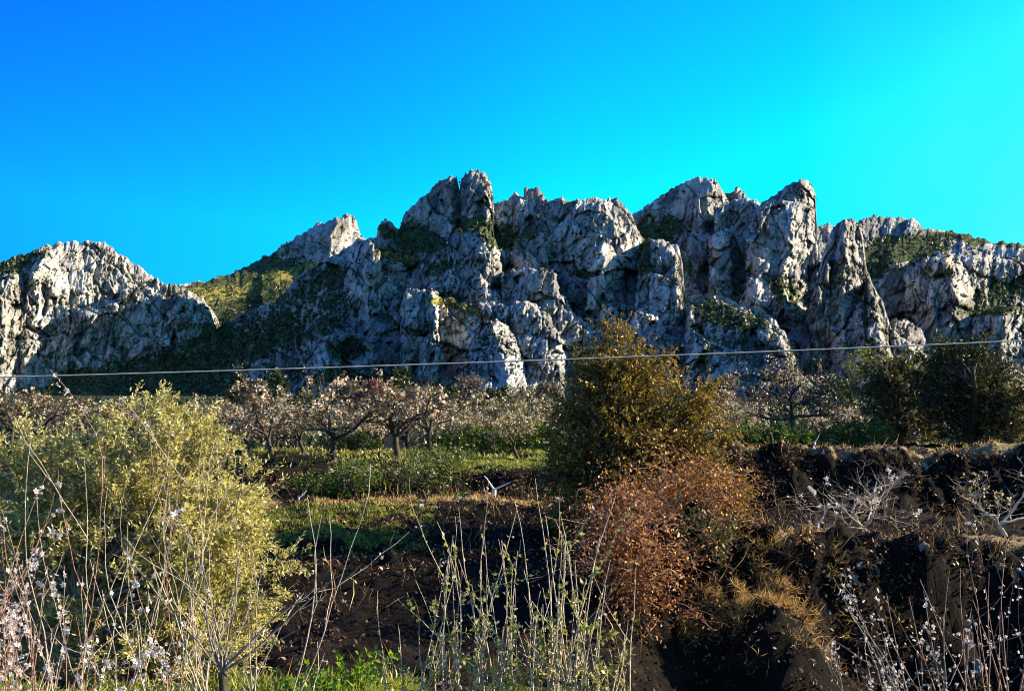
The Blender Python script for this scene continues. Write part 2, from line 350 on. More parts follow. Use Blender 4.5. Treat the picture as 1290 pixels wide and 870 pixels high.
relief('mountain', [(-60, 545), (0, 500), (60, 478), (130, 458), (190, 442), (240, 425), (280, 408), (315, 392), (350, 375), (385, 340), (420, 322), (450, 302), (470, 300), (474, 300), (477, 282), (483, 277), (495, 280), (503, 289), (508, 274), (522, 256), (538, 243), (545, 235), (562, 225), (568, 221), (575, 223), (579, 240), (581, 224), (590, 216), (600, 215), (612, 219), (619, 232), (622, 255), (632, 256), (640, 249), (650, 243), (657, 247), (660, 247), (683, 246), (690, 252), (705, 250), (725, 252), (742, 250), (760, 249), (778, 251), (790, 262), (798, 275), (806, 295), (812, 300), (835, 301), (845, 308), (855, 312), (860, 330), (862, 360), (866, 375), (880, 371), (905, 371), (925, 380), (955, 388), (975, 402), (992, 425), (1000, 445), (1010, 470), (1030, 490), (1060, 520), (1080, 545)],
       1000, [(200, 190), (300, 120), (400, 60), (480, 0), (545, -110)], crags=[
    dict(top=[(500, 290), (510, 275), (545, 240), (562, 226), (570, 222), (578, 238), (579, 300)], spine=[(567, 222), (570, 300)], s=5, kl=0.3, kr=1.6),
    dict(top=[(579, 300), (581, 228), (595, 216), (612, 220), (621, 240), (622, 275)], spine=[(616, 216), (616, 290)], s=14, kl=0.05, kr=1.5),
    dict(top=[(440, 330), (455, 305), (468, 302), (478, 320), (482, 345)], spine=[(470, 302), (470, 345)], s=35, kl=0.4, kr=1.6),
    dict(top=[(540, 340), (550, 300), (575, 290), (610, 288), (622, 296), (630, 320), (635, 342), (640, 420)], spine=[(612, 290), (616, 350), (618, 400)], s=52, kl=0.2, kr=1.9),
    dict(top=[(640, 350), (648, 300), (660, 262), (675, 262), (688, 275), (692, 340), (693, 400)], spine=[(684, 262), (690, 400)], s=6, kl=0.15, kr=1.0),
    dict(top=[(700, 330), (730, 262), (760, 252), (782, 254), (796, 275), (808, 300), (800, 330), (808, 350)], spine=[(758, 250), (775, 290), (790, 330), (800, 400)], s=12, kl=0.2, kr=1.5, rmax=50),
    dict(top=[(738, 345), (745, 312), (760, 305), (775, 318), (785, 335), (790, 420)], spine=[(752, 305), (765, 330), (770, 400)], s=50, kl=0.3, kr=1.1),
    dict(top=[(800, 380), (806, 322), (815, 306), (838, 303), (850, 315), (856, 330), (860, 370), (868, 440), (872, 520)], spine=[(846, 303), (852, 340), (858, 420), (866, 520)], s=62, kl=0.2, kr=1.9),
    dict(top=[(575, 400), (590, 355), (604, 343), (615, 358), (632, 378), (640, 400)], spine=[(603, 343), (622, 380), (630, 420)], s=74, kl=0.3, kr=1.4),
    dict(top=[(632, 345), (650, 340), (675, 338), (698, 340), (702, 352), (710, 375), (730, 400), (755, 415), (775, 430), (800, 450)], spine=[(700, 340), (708, 375), (725, 400), (745, 430), (760, 480)], s=66, kl=0.15, kr=1.3),
    dict(top=[(520, 372), (545, 366), (560, 375), (600, 385), (640, 382), (672, 380), (690, 395), (704, 420), (712, 450), (715, 520)], spine=[(680, 385), (698, 420), (706, 470)], s=92, kl=0.12, kr=1.4),
    dict(top=[(505, 385), (512, 366), (525, 362), (545, 364), (552, 372), (553, 400)], spine=[(545, 362), (548, 400)], s=105, kl=0.2, kr=1.5),
    dict(top=[(590, 440), (610, 415), (625, 402), (640, 412), (652, 430), (660, 460), (662, 475)], spine=[(618, 402), (632, 440), (640, 480)], s=118, kl=0.25, kr=1.1),
    dict(top=[(560, 510), (570, 488), (580, 483), (595, 492), (604, 510), (608, 540)], spine=[(578, 483), (590, 520)], s=150, kl=0.3, kr=1.2),
    dict(top=[(395, 420), (400, 402), (410, 400), (420, 415), (428, 430), (430, 470)], spine=[(412, 400), (415, 450)], s=60, kl=0.3, kr=1.0),
    dict(top=[(380, 400), (390, 330), (440, 318), (470, 330), (500, 360), (520, 420), (530, 540)], spine=[(460, 320), (510, 420), (520, 540)], s=30, kl=0.1, kr=0.5),
    dict(top=[(760, 470), (790, 400), (810, 392), (830, 398), (845, 430), (850, 520)], spine=[(826, 392), (842, 470)], s=84, kl=0.2, kr=1.3),
    dict(top=[(860, 420), (870, 385), (905, 378), (945, 392), (970, 410), (990, 430), (1000, 450), (1008, 520)], spine=[(965, 400), (990, 440), (1000, 520)], s=100, kl=0.12, kr=1.6),
    dict(top=[(985, 500), (1005, 470), (1025, 470), (1050, 495), (1070, 520)], spine=[(1005, 468), (1030, 520)], s=120, kl=0.3, kr=1.1)],
       veg=[(520, 300, 42, 13, 12, 0.8), (505, 322, 30, 14, 0, .6), (595, 281, 28, 9, 5, 0.85), (630, 300, 24, 16, 25, 0.7), (220, 462, 200, 30, -20, .62), (370, 420, 60, 24, -25, .4), (430, 380, 40, 16, 0, .4), (920, 400, 50, 12, 15, .45), (400, 360, 60, 14, -30, .45), (240, 500, 80, 30, 0, .8), (812, 322, 12, 22, 0, .85),
            (735, 345, 22, 7, 0, .85), (550, 340, 20, 8, -20, .7), (440, 440, 22, 14, 0, .7), (660, 292, 20, 10, 10, .5), (600, 522, 400, 18, 0, 0.75), (470, 480, 120, 14, 8, .45)],
       dry=[(500, 322, 28, 7, 8, 1), (572, 381, 36, 6, 12, 1), (590, 392, 30, 5, 10, .6)],
       pale=[(600, 455, 16, 42, 0, .75), (640, 470, 24, 32, 0, 1.0), (655, 440, 16, 30, 0, .4), (470, 400, 40, 40, 0, .12), (730, 370, 60, 34, 0, .22), (830, 430, 30, 50, 0, .2)], seed=601, tilt=-0.22, uc=640,
       label='craggy limestone massif with castle ruins on its summit')
relief('mountain_spire', [(990, 545), (1003, 470), (1010, 430), (1018, 392), (1030, 345), (1040, 310), (1050, 287), (1062, 276), (1072, 275), (1082, 283), (1088, 300), (1091, 335), (1100, 360), (1112, 380), (1122, 410), (1130, 440), (1136, 480), (1140, 545)],
       1010, [(200, 60), (300, 40), (400, 20), (480, 0), (545, -60)], crags=[
    dict(top=[(1000, 440), (1012, 400), (1030, 350), (1042, 325), (1052, 320), (1055, 340), (1052, 400), (1045, 450)], spine=[(1044, 320), (1030, 390), (1022, 460)], s=22, kl=0.3, kr=1.3),
    dict(top=[(1026, 500), (1034, 420), (1046, 350), (1056, 300), (1066, 280), (1080, 283), (1088, 300), (1091, 350), (1085, 380)], spine=[(1066, 278), (1066, 330), (1060, 400)], s=12, kl=0.3, kr=1.2),
    dict(top=[(1048, 480), (1060, 420), (1082, 380), (1094, 356), (1104, 372), (1116, 410), (1124, 450), (1130, 520)], spine=[(1094, 350), (1108, 400), (1118, 500)], s=34, kl=0.2, kr=1.6)],
       veg=[(1060, 512, 90, 24, 0, 0.8), (1020, 470, 20, 20, 0, .4)], seed=701, label='tall split rock spire standing right of the massif')

# castle ruins on the summit, of the same stone
def ruin_mat():
    M = Mat('ruin_masonry'); n = M.noise(0.5, 5, 0.75); 
    return M.done(M.principled(M.ramp(n, [(0.35, (0.10, 0.09, 0.08)), (0.55, (0.24, 0.21, 0.18)), (0.7, (0.36, 0.32, 0.27))]), 0.95, bump=n, bstr=1, bdist=0.6))
RUIN = ruin_mat()
def ruin(name, prof, vb, label, cat, dD=0.0, thick=5.0, depth=None, parts=()):
    """prof: ragged top edge as (u, v) points; solid masonry of real thickness standing on the crest"""
    us, Dc = CREST['mountain']; D = (float(np.interp(np.mean([p[0] for p in prof]), us, Dc)) + dD) if depth is None else depth
    n = len(prof); V = []; Q = []; sz = []
    for dy in (0, thick):
        for (u, v) in prof:
            a = at(u, v, D); V.append((a.x, D + dy, a.z))
        for (u, v) in prof:
            a = at(u, vb, D); V.append((a.x, D + dy, a.z))
    for i in range(n - 1):
        Q += [i, i + 1, n + i + 1, n + i]; Q += [2 * n + i + 1, 2 * n + i, 3 * n + i, 3 * n + i + 1]; Q += [i + 1, i, 2 * n + i, 2 * n + i + 1]; sz += [4, 4, 4]
    for i in (0, n - 1): Q += [i, n + i, 3 * n + i, 2 * n + i] if i == 0 else [n + i, i, 2 * n + i, 3 * n + i]; sz += [4]
    o = np_mesh(name, V, Q, sz, RUIN); tag(o, label, cat); return o
ruin('castle_tower', [(660, 239), (661, 236), (664, 236.5), (665, 238), (668, 238), (670, 237), (673, 238), (674, 236), (679, 235.5), (680, 240), (683, 244)], 262, 'square ruined castle tower on the middle of the summit ridge', 'tower', -16, 11)
ruin('castle_wall', [(622, 258), (623, 256), (626, 256), (626.5, 254), (628, 254), (628.5, 256), (630, 256), (630.5, 253.5), (632, 253.5), (632.5, 255.5), (635, 255.5), (635.5, 253), (637, 253), (637.5, 255), (640, 255), (641, 250), (644, 248), (648, 247), (651, 250), (652, 256)], 268, 'low crenellated castle wall between the rock head and the tower', 'wall', -18, 3)
ruin('castle_keep', [(540, 246), (545, 239), (549, 238), (549.5, 235), (553, 234), (557, 230), (561, 228), (564, 224), (567, 221), (570, 221.5), (572, 226), (573, 236)], 262, 'ruined castle keep wall leaning against the highest rock head', 'wall', -14, 9)
ruin('terrace_wall', [(514, 291), (520, 287), (526, 286), (529, 283), (531, 284), (532, 288), (540, 286), (545, 288), (552, 285), (560, 284), (566, 288), (568, 291)], 297, 'long ruined terrace wall below the castle keep', 'wall', -42, 4)
ruin('ruined_turret', [(479, 283), (480, 279), (482, 278.5), (483, 281), (487, 280), (490, 278), (494, 280), (496, 285), (501, 288)], 302, 'small ruined turret at the left end of the castle summit', 'tower', -14, 7)

# ------------------------------------------------------------------ the ground
def gprofile(P, y): return np.interp(y, [p[0] for p in P], [p[1] for p in P])
GL = [(-60, -1.2), (0, -1.6), (4, -1.45), (6, -1.30), (7.4, -1.40), (8.6, -1.8), (11, -2.05), (13, -1.85), (15, -1.35), (16.3, -1.08), (18.6, -0.60), (19.3, -0.47), (22.4, -0.44), (23.0, -0.30), (23.6, 0.05), (26, 0.30), (29, 0.58), (31, 0.62), (60, 1.5), (130, 6.0), (260, 17), (600, 42), (900, 66), (6000, 300)]
GR = [(-60, -1.2), (0, -1.65), (5, -2.3), (9, -3.1), (13.0, -3.2), (13.9, -2.7), (14.5, -1.3), (14.8, -0.95), (15.1, -0.87), (19.6, -0.80), (20.6, -0.70), (21.2, 0.2), (21.6, 0.50), (22, 0.56), (30, 0.75), (60, 1.6), (130, 6.0), (260, 17), (600, 42), (900, 66), (6000, 300)]
def ground_rel(x, y, fine=True):
    x = np.asarray(x, float); y = np.asarray(y, float)
    near = 1 - sm(24, 60, y)
    yl = y + near * 0.45 * perlin(x / 3.1, y * 0 + 2.2, 71) + near * 0.18 * perlin(x / 0.8, y / 2 + 2.2, 72)
    yr = y + near * 0.40 * perlin(x / 2.7, y * 0 + 7.2, 73) + near * 0.16 * perlin(x / 0.7, y / 2 + 7.2, 74)
    k = sm(1.2, 2.9, x + 0.5 * perlin(y / 2.5, x / 2.5, 75) - (y - 15) * 0.10)
    z = gprofile(GL, yl) * (1 - k) + gprofile(GR, yr) * k
    # spur of earth at the broken end of the lower right terrace
    z = z + 1.25 * np.exp(-(((x - 3.15) / 0.72) ** 2 + ((y - 13.3) / 0.85) ** 2)) * (z < -0.8)
    z = z + 0.85 * np.exp(-(((x - 1.7) / 1.1) ** 2 + ((y - 14.3) / 1.3) ** 2))
    if fine:
        steep = near * sm(0.0, 1.0, np.abs(gprofile(GL, y + .4) - gprofile(GL, y - .4)) * (1 - k) + np.abs(gprofile(GR, y + .4) - gprofile(GR, y - .4)) * k)
        z = z + near * (0.10 * fbm(x / 1.3, y / 1.3, 4, 80) + 0.055 * fbm(x / 0.25, y / 0.25, 3, 84, 0.7)) + steep * (0.22 * facets(x / 0.45, y / 0.35, 90, .8, 1, .4) + 0.12 * facets(x / 0.2, y / 0.16, 91, .8, 1, .4) + 0.10 * ridged(x / 0.7, y / 0.5, 3, 92))
        z = z + (1 - near) * 0.5 * fbm(x / 25, y / 25, 3, 95)
    return z
def gz(x, y): return float(ground_rel(np.array([x]), np.array([y]))[0]) + EYE
def on_ground(u, Y, dz=0.0):
    x = (u - 645) / F / CP * Y
    x = float(ray(u, 600)[0] * Y)
    return Vector((x, Y, gz(x, Y) + dz))

def geo_axis(a, b, step, far, k=1.16):
    core = np.arange(a, b, step); L = []; p = b; d = step
    while p < far: L.append(p); d *= k; p += d
    L.append(far); return core, np.array(L)
cx_, rx_ = geo_axis(-9.5, 9.5, 0.07, 5500)
gx = np.concatenate([-rx_[::-1], cx_[1:], rx_])
cy_, ry_ = geo_axis(5.0, 26.0, 0.055, 5800, 1.045)
gy = np.concatenate([np.array([-60, -30, -12, -5, -2, 0, 1, 2, 3, 4]), cy_, ry_])
X, Y = np.meshgrid(gx, gy)
Z = ground_rel(X, Y) + EYE
# attributes: where green grass, dry grass and litter grow
xr, yr_ = X, Y
kR = sm(1.2, 2.9, X - (Y - 15) * 0.10)
n1 = fbm(X / 1.1, Y / 1.1, 3, 120)
gl = (1 - kR) * (sm(16.4, 17.6, Y) * (1 - sm(18.7, 19.6, Y)) * sm(-1.0, -2.2, X) + sm(23.6, 24.2, Y) * (1 - sm(34, 60, Y)) * (0.35 + 0.9 * sm(-3.6, -2.2, X)))
gl = gl + (1 - kR) * (1 - sm(8.2, 9.2, Y)) * 0.9 + kR * sm(22, 24, Y) * 0.6 * (1 - sm(30, 60, Y))
lip = (1 - kR) * 0.8 * np.exp(-((Y - 19.7) / 0.3) ** 2) + kR * (np.exp(-((Y - 15.3) / 0.45) ** 2) + np.exp(-((Y - 22.0) / 0.6) ** 2))
lip = lip + np.exp(-(((X - 3.2) / 0.9) ** 2 + ((Y - 13.3) / 1.0) ** 2)) * 0.3
grassA = np.clip(gl * 0.8 + 0.75 * n1 * (gl > 0.05) - 0.35 * (Y > 22), 0, 1.2); dryA = np.clip(lip * (0.8 + 0.7 * n1), 0, 1)
def ground_material():
    M = Mat('soil')
    n = M.noise(1.6, 6, 0.7); n2 = M.noise(9.0, 5, 0.75); n3 = M.noise(40, 3, 0.7)
    c = M.ramp(n, [(0.35, (0.004, 0.003, 0.002)), (0.5, (0.009, 0.007, 0.005)), (0.70, (0.03, 0.021, 0.014))])
    c = M.mix(M.ramp(n2, [(0.62, 0), (0.75, 0.7)]), c, (0.12, 0.09, 0.065))
    c = M.mix(1.0, c, M.ramp(n3, [(0.3, 0.6), (0.7, 1.4)]), 'MULTIPLY')
    gr = M.math('ADD', M.attr('grass'), M.math('MULTIPLY', M.math('SUBTRACT', n2, 0.5), 1.4))
    gc = M.ramp(M.noise(3.0, 5, 0.7), [(0.35, (0.04, 0.07, 0.01)), (0.55, (0.17, 0.19, 0.02)), (0.7, (0.30, 0.27, 0.06))])
    c = M.mix(M.ramp(gr, [(0.45, 0), (0.65, 1)]), c, gc)
    dr = M.math('ADD', M.attr('dry'), M.math('MULTIPLY', M.math('SUBTRACT', n2, 0.5), 1.2))
    c = M.mix(M.ramp(dr, [(0.35, 0), (0.6, 1)]), c, M.ramp(n3, [(0.3, (0.16, 0.12, 0.06)), (0.7, (0.42, 0.34, 0.19))]))
    fa = M.attr('far')
    fc = M.ramp(M.noise(0.05, 6, 0.75), [(0.38, (0.015, 0.028, 0.012)), (0.55, (0.03, 0.04, 0.018)), (0.66, (0.07, 0.07, 0.04)), (0.78, (0.2, 0.18, 0.15))])
    c = M.mix(fa, c, fc)
    h = M.math('ADD', M.math('MULTIPLY', n2, 0.6), M.math('MULTIPLY', n3, 0.3))
    return M.done(M.principled(c, 0.95, bump=h, bstr=1.0, bdist=0.16, spec=0.1))
L = grid_loops(*X.shape)
g = np_mesh('ground', np.stack([X, Y, Z], -1).reshape(-1, 3), L, np.full(len(L), 4), ground_material(), attrs={'grass': grassA, 'dry': dryA, 'far': sm(60, 130, Y)}, smooth=True)
tag(g, 'terraced hillside of dark earth banks rising to the mountain', kind='structure')

# ------------------------------------------------------------------ plant tools
class Tubes:
    def __init__(s): s.V = []; s.L = []; s.n = 0; s.r = []
    def add(s, pts, r0, r1=None, sides=4):
        P = np.asarray(pts, float); n = len(P)
        r1 = r0 * 0.4 if r1 is None else r1
        T = np.gradient(P, axis=0); T /= np.linalg.norm(T, axis=1)[:, None] + 1e-9
        ref = np.array([0.31, 0.87, 0.2]) if abs(T[0][2]) > 0.5 else np.array([0.1, 0.2, 0.97])
        A = np.cross(T, ref); A /= np.linalg.norm(A, axis=1)[:, None] + 1e-9; B = np.cross(T, A)
        rr = np.linspace(r0, r1, n) if np.isscalar(r1) else np.asarray(r1)
        a = np.arange(sides) * 2 * np.pi / sides
        ring = P[:, None, :] + rr[:, None, None] * (np.cos(a)[None, :, None] * A[:, None, :] + np.sin(a)[None, :, None] * B[:, None, :])
        i = np.arange(n * sides).reshape(n, sides) + s.n
        j = np.roll(i, -1, 1)
        s.V.append(ring.reshape(-1, 3)); s.L.append(np.stack([i[:-1], j[:-1], j[1:], i[1:]], -1).reshape(-1, 4)); s.n += n * sides
    def build(s, name, m, parent=None):
        L = np.concatenate(s.L); V = np.concatenate(s.V)
        return np_mesh(name, V, L, np.full(len(L), 4), m, parent, smooth=True, attrs={'rnd': np.random.RandomState(1).rand(len(V))})
class Leaves:
    """many small blades: rhombic, slightly cupped"""
    def __init__(s): s.P = []; s.D = []; s.S = []
    def add(s, p, d, size): s.P.append(np.atleast_2d(p)); s.D.append(np.atleast_2d(d)); s.S.append(np.broadcast_to(size, (len(np.atleast_2d(p)),)))
    def count(s): return sum(len(p) for p in s.P)
    def build(s, name, m, parent, rng, ratio=0.35, cup=0.12):
        P = np.concatenate(s.P); D = np.concatenate(s.D); S = np.concatenate(s.S)[:, None]; n = len(P)
        D = D / (np.linalg.norm(D, axis=1)[:, None] + 1e-9)
        q = rng.normal(size=(n, 3)); A = np.cross(D, q); A /= np.linalg.norm(A, axis=1)[:, None] + 1e-9; N = np.cross(D, A)
        w = S * ratio * 0.5
        V = np.stack([P, P + D * S * 0.5 + A * w + N * S * cup, P + D * S, P + D * S * 0.5 - A * w + N * S * cup], 1)
        rnd = np.repeat(rng.rand(n), 4)
        idx = np.arange(4 * n).reshape(n, 4)
        return np_mesh(name, V.reshape(-1, 3), idx, np.full(n, 4), m, parent, attrs={'rnd': rnd})
def petals(P, S, rng, name, m, parent):
    """five-petalled open blossoms"""
    P = np.asarray(P); n = len(P); S = np.broadcast_to(S, (n,))
    N = rng.normal(size=(n, 3)); N[:, 1] -= 0.5; N /= np.linalg.norm(N, axis=1)[:, None]
    A = np.cross(N, rng.normal(size=(n, 3))); A /= np.linalg.norm(A, axis=1)[:, None]; B = np.cross(N, A)
    Vs = []; 
    for k in range(5):
        a = k * 2 * np.pi / 5
        def pt(r, ang, up): return P + (S[:, None] * r) * (np.cos(ang) * A + np.sin(ang) * B) + N * S[:, None] * up
        Vs.append(np.stack([pt(0.04, a, 0), pt(0.36, a - 0.5, 0.12), pt(0.55, a, 0.2), pt(0.36, a + 0.5, 0.12)], 1))
    V = np.stack(Vs, 1).reshape(-1, 3)
    rnd = np.repeat(rng.rand(n), 20)
    return np_mesh(name, V, np.arange(len(V)).reshape(-1, 4), np.full(len(V) // 4, 4), m, parent, attrs={'rnd': rnd})
def wander(rng, p, d, L, n=6, jit=0.15, up=0.0, bend=None):
    p = np.array(p, float); d = np.array(d, float); d /= np.linalg.norm(d); out_ = [p.copy()]
    for _ in range(n):
        d = d + rng.normal(size=3) * jit + np.array([0, 0, up])
        if bend is not None: d = d + bend
        d /= np.linalg.norm(d); p = p + d * L / n; out_.append(p.copy())
    return np.array(out_)

def leaf_material(name, stops, trans=0.4, rough=0.6, tcol=None):
    M = Mat(name); c = M.ramp(M.attr('rnd'), stops)
    d = M.node('ShaderNodeBsdfDiffuse'); t = M.node('ShaderNodeBsdfTranslucent'); gl_ = M.node('ShaderNodeBsdfGlossy')
    M.set(d, 'Color', c); M.set(t, 'Color', M.mix(0.5, c, tcol) if tcol else c); gl_.inputs['Roughness'].default_value = 0.45
    M.set(gl_, 'Color', (0.5, 0.5, 0.5, 1))
    a = M.node('ShaderNodeMixShader'); a.inputs[0].default_value = trans; M.l.new(d.outputs[0], a.inputs[1]); M.l.new(t.outputs[0], a.inputs[2])
    b = M.node('ShaderNodeMixShader'); b.inputs[0].default_value = 0.06; M.l.new(a.outputs[0], b.inputs[1]); M.l.new(gl_.outputs[0], b.inputs[2])
    return M.done(b.outputs[0])
def bark_material(name, lo, hi, scale=25):
    M = Mat(name); n = M.noise(scale, 5, 0.7, stretch=(1, 1, 0.3)); 
    return M.done(M.principled(M.ramp(n, [(0.35, lo), (0.65, hi)]), 0.9, bump=n, bstr=0.6, bdist=0.02))
BARK_DARK = bark_material('dark_bark', (0.025, 0.018, 0.014), (0.11, 0.085, 0.065))
BARK_GREY = bark_material('grey_bark', (0.10, 0.085, 0.07), (0.34, 0.30, 0.26))
BARK_PALE = bark_material('pale_shoot_bark', (0.30, 0.24, 0.18), (0.62, 0.54, 0.44), 60)
BARK_RED = bark_material('reddish_twig_bark', (0.16, 0.08, 0.06), (0.42, 0.26, 0.19), 60)
BARK_WHITE = bark_material('whitewashed_bark', (0.55, 0.53, 0.5), (0.8, 0.78, 0.74), 20)
L_OLIVE = leaf_material('olive_leaf', [(0.0, (0.11, 0.10, 0.025)), (0.35, (0.40, 0.37, 0.09)), (0.75, (0.66, 0.60, 0.24)), (1.0, (0.80, 0.74, 0.42))], 0.48, tcol=(0.60, 0.54, 0.12))
L_TREE = leaf_material('evergreen_leaf', [(0.0, (0.03, 0.028, 0.006)), (0.45, (0.12, 0.09, 0.012)), (0.8, (0.38, 0.25, 0.035)), (1.0, (0.60, 0.42, 0.12))], 0.35, tcol=(0.30, 0.20, 0.02))
L_DARK = leaf_material('dark_needle', [(0.0, (0.008, 0.012, 0.005)), (0.6, (0.035, 0.045, 0.012)), (1.0, (0.10, 0.10, 0.02))], 0.25)
L_RIGHTOLIVE = leaf_material('dull_olive_leaf', [(0.0, (0.02, 0.025, 0.008)), (0.6, (0.10, 0.10, 0.03)), (1.0, (0.26, 0.22, 0.07))], 0.35)
L_GREEN = leaf_material('green_leaf', [(0.0, (0.02, 0.04, 0.006)), (0.5, (0.08, 0.14, 0.015)), (1.0, (0.20, 0.26, 0.03))], 0.5)
L_LIME = leaf_material('bright_green_leaf', [(0.0, (0.03, 0.07, 0.006)), (0.5, (0.09, 0.18, 0.012)), (1.0, (0.22, 0.30, 0.03))], 0.5, tcol=(0.3, 0.5, 0.02))
L_YOUNG = leaf_material('young_leaf', [(0.0, (0.14, 0.15, 0.03)), (0.6, (0.32, 0.33, 0.06)), (1.0, (0.5, 0.46, 0.15))], 0.45)
L_DEAD = leaf_material('dead_leaf', [(0.0, (0.05, 0.018, 0.008)), (0.5, (0.25, 0.09, 0.02)), (0.85, (0.62, 0.28, 0.07)), (1.0, (0.65, 0.42, 0.2))], 0.35)
L_STRAW = leaf_material('straw', [(0.0, (0.20, 0.10, 0.03)), (0.5, (0.52, 0.32, 0.09)), (1.0, (0.75, 0.56, 0.24))], 0.35)
L_GRASS = leaf_material('grass_blade', [(0.0, (0.05, 0.09, 0.01)), (0.6, (0.22, 0.25, 0.025)), (1.0, (0.42, 0.38, 0.07))], 0.4)
L_LITTER = leaf_material('fallen_leaf', [(0.0, (0.015, 0.008, 0.005)), (0.65, (0.06, 0.03, 0.016)), (0.92, (0.20, 0.11, 0.06)), (1.0, (0.42, 0.30, 0.18))], 0.15)
PETAL = leaf_material('almond_petal', [(0.0, (0.66, 0.52, 0.50)), (0.5, (0.80, 0.72, 0.68)), (1.0, (0.85, 0.82, 0.78))], 0.4)
PETAL_FAR = leaf_material('orchard_petal', [(0.0, (0.08, 0.05, 0.03)), (0.4, (0.36, 0.22, 0.10)), (0.6, (0.76, 0.60, 0.40)), (1.0, (0.86, 0.76, 0.60))], 0.35)

def leafy_tree(name, loc, rng, lobes, trunk_h, trunk_r, n_clump, twigs, leaves_per, leaf, lmat, bark, ratio=0.35, droop=0.0, shell=0.45, twig_len=0.3, stems=1):
    """lobes: (x, y, z, rx, ry, rz, weight) relative to the base"""
    root = empty(name, loc); tb = Tubes(); lf = Leaves()
    W = np.array([l[6] for l in lobes], float); W /= W.sum()
    tops = []
    for s_ in range(stems):
        a = rng.rand() * 6.28; d0 = np.array([math.cos(a) * .15, math.sin(a) * .15, 1]) if stems == 1 else np.array([math.cos(a) * .5, math.sin(a) * .4, 1])
        tr = wander(rng, (0, 0, -0.25), d0, trunk_h + 0.25, 8, 0.10, 0.06)
        tb.add(tr, trunk_r, trunk_r * 0.35, 7); tops.append(tr)
    for k in range(n_clump):
        l = lobes[rng.choice(len(lobes), p=W)]
        q = rng.normal(size=3); q /= np.linalg.norm(q); rad = shell + (1 - shell) * rng.rand() ** 0.6
        c0 = np.array(l[:3]); c = c0 + q * np.array(l[3:6]) * rad
        tr = tops[rng.randint(stems)]
        i = min(len(tr) - 1, max(2, int(len(tr) * np.clip((c[2] * 0.75) / trunk_h, 0.25, 1)) - rng.randint(0, 3)))
        b = tr[i]; m = b * 0.45 + c * 0.55 + np.array([0, 0, 0.08 * np.linalg.norm(c - b)]) + rng.normal(size=3) * 0.07 * np.linalg.norm(c - b)
        t = np.linspace(0, 1, 7)[:, None]; path = (1 - t) ** 2 * b + 2 * t * (1 - t) * m + t * t * c
        if k % 2 == 0: tb.add(path, trunk_r * 0.22, trunk_r * 0.05, 4)
        outw = (c - c0) / (np.linalg.norm(c - c0) + 1e-6)
        for _ in range(twigs):
            d = outw * 0.8 + rng.normal(size=3) * 0.65 + np.array([0, 0, 0.35 - droop])
            tw = wander(rng, c + rng.normal(size=3) * 0.06, d, twig_len * (0.5 + rng.rand()), 4, 0.2, -droop * 0.3)
            if rng.rand() < 0.4: tb.add(tw, 0.006, 0.003, 3)
            tt = rng.rand(leaves_per) * (len(tw) - 1.001); ii = tt.astype(int); fr = (tt - ii)[:, None]
            p = tw[ii] * (1 - fr) + tw[ii + 1] * fr
            dd = (tw[ii + 1] - tw[ii]); dd /= np.linalg.norm(dd, axis=1)[:, None]
            lf.add(p + rng.normal(size=p.shape) * 0.01, dd + rng.normal(size=p.shape) * 0.75, leaf * (0.6 + 0.7 * rng.rand(leaves_per)))
    tb.build('trunk', bark, root); lf.build('crown', lmat, root, rng, ratio)
    return root

def almond(name, loc, rng, h=2.4, w=1.9, petals_n=2600, psize=0.05, pmat=None, bark=BARK_DARK, leaf=0, limbs=5, r=0.07, spread=1.0, green=0):
    """open vase of crooked limbs set with blossom"""
    root = empty(name, loc); tb = Tubes(); tips = []
    fork = h * 0.28
    tr = wander(rng, (0, 0, -0.2), (rng.normal() * .15, rng.normal() * .15, 1), fork + 0.2, 5, 0.12)
    tb.add(tr, r, r * 0.8, 7)
    base = tr[-1]; a0 = rng.rand() * 6.28
    def grow(p, d, L, rr, lev):
        path = wander(rng, p, d, L, 6, 0.26, 0.05 if lev else 0.02)
        tb.add(path, rr, rr * 0.5, 5 if lev == 0 else 3)
        if lev > 0: tips.append(path)
        if lev < 3:
            for _ in range(4 if lev < 2 else 3):
                i = rng.randint(2, 6); dd = path[i] - path[i - 1]; dd /= np.linalg.norm(dd)
                nd = dd * 0.7 + rng.normal(size=3) * 0.6; nd[2] = abs(nd[2]) * 0.55 + 0.05
                grow(path[i], nd, L * (0.62 + 0.2 * rng.rand()), rr * 0.45, lev + 1)
    for k in range(limbs):
        a = a0 + k * 6.28 / limbs + rng.normal() * 0.25
        grow(base, (math.cos(a) * spread, math.sin(a) * spread, 0.75 + 0.4 * rng.rand()), max(h, w) * (0.42 + 0.16 * rng.rand()), r * 0.55, 0)
    tb.build('trunk', bark, root)
    T = np.concatenate([t[rng.randint(1, 7, 24)] for t in tips])
    cl = T[rng.randint(0, len(T), max(1, petals_n // 9))]; T = cl[rng.randint(0, len(cl), petals_n)]
    if petals_n:
        lf = Leaves(); lf.add(T + rng.normal(size=T.shape) * 0.05 * (h / 2.4), rng.normal(size=T.shape) + [0, 0, .3], psize * (0.6 + 0.8 * rng.rand(len(T))))
        lf.build('blossom', pmat or PETAL_FAR, root, rng, 0.85, 0.1)
    if green:
        T = np.concatenate(tips); T = T[rng.randint(0, len(T), green)]
        lf = Leaves(); lf.add(T + rng.normal(size=T.shape) * 0.08, rng.normal(size=T.shape), 0.07 * (0.6 + 0.8 * rng.rand(len(T))))
        lf.build('leaves', L_GREEN, root, rng, 0.4)
    return root
def copy_tree(o, loc, rz, s):
    c = o.copy(); COL.objects.link(c); c.location = loc; c.rotation_euler = (0, 0, rz); c.scale = (s, s, s * 0.95)
    for ch in o.children:
        d = ch.copy(); COL.objects.link(d); d.parent = c
    return c

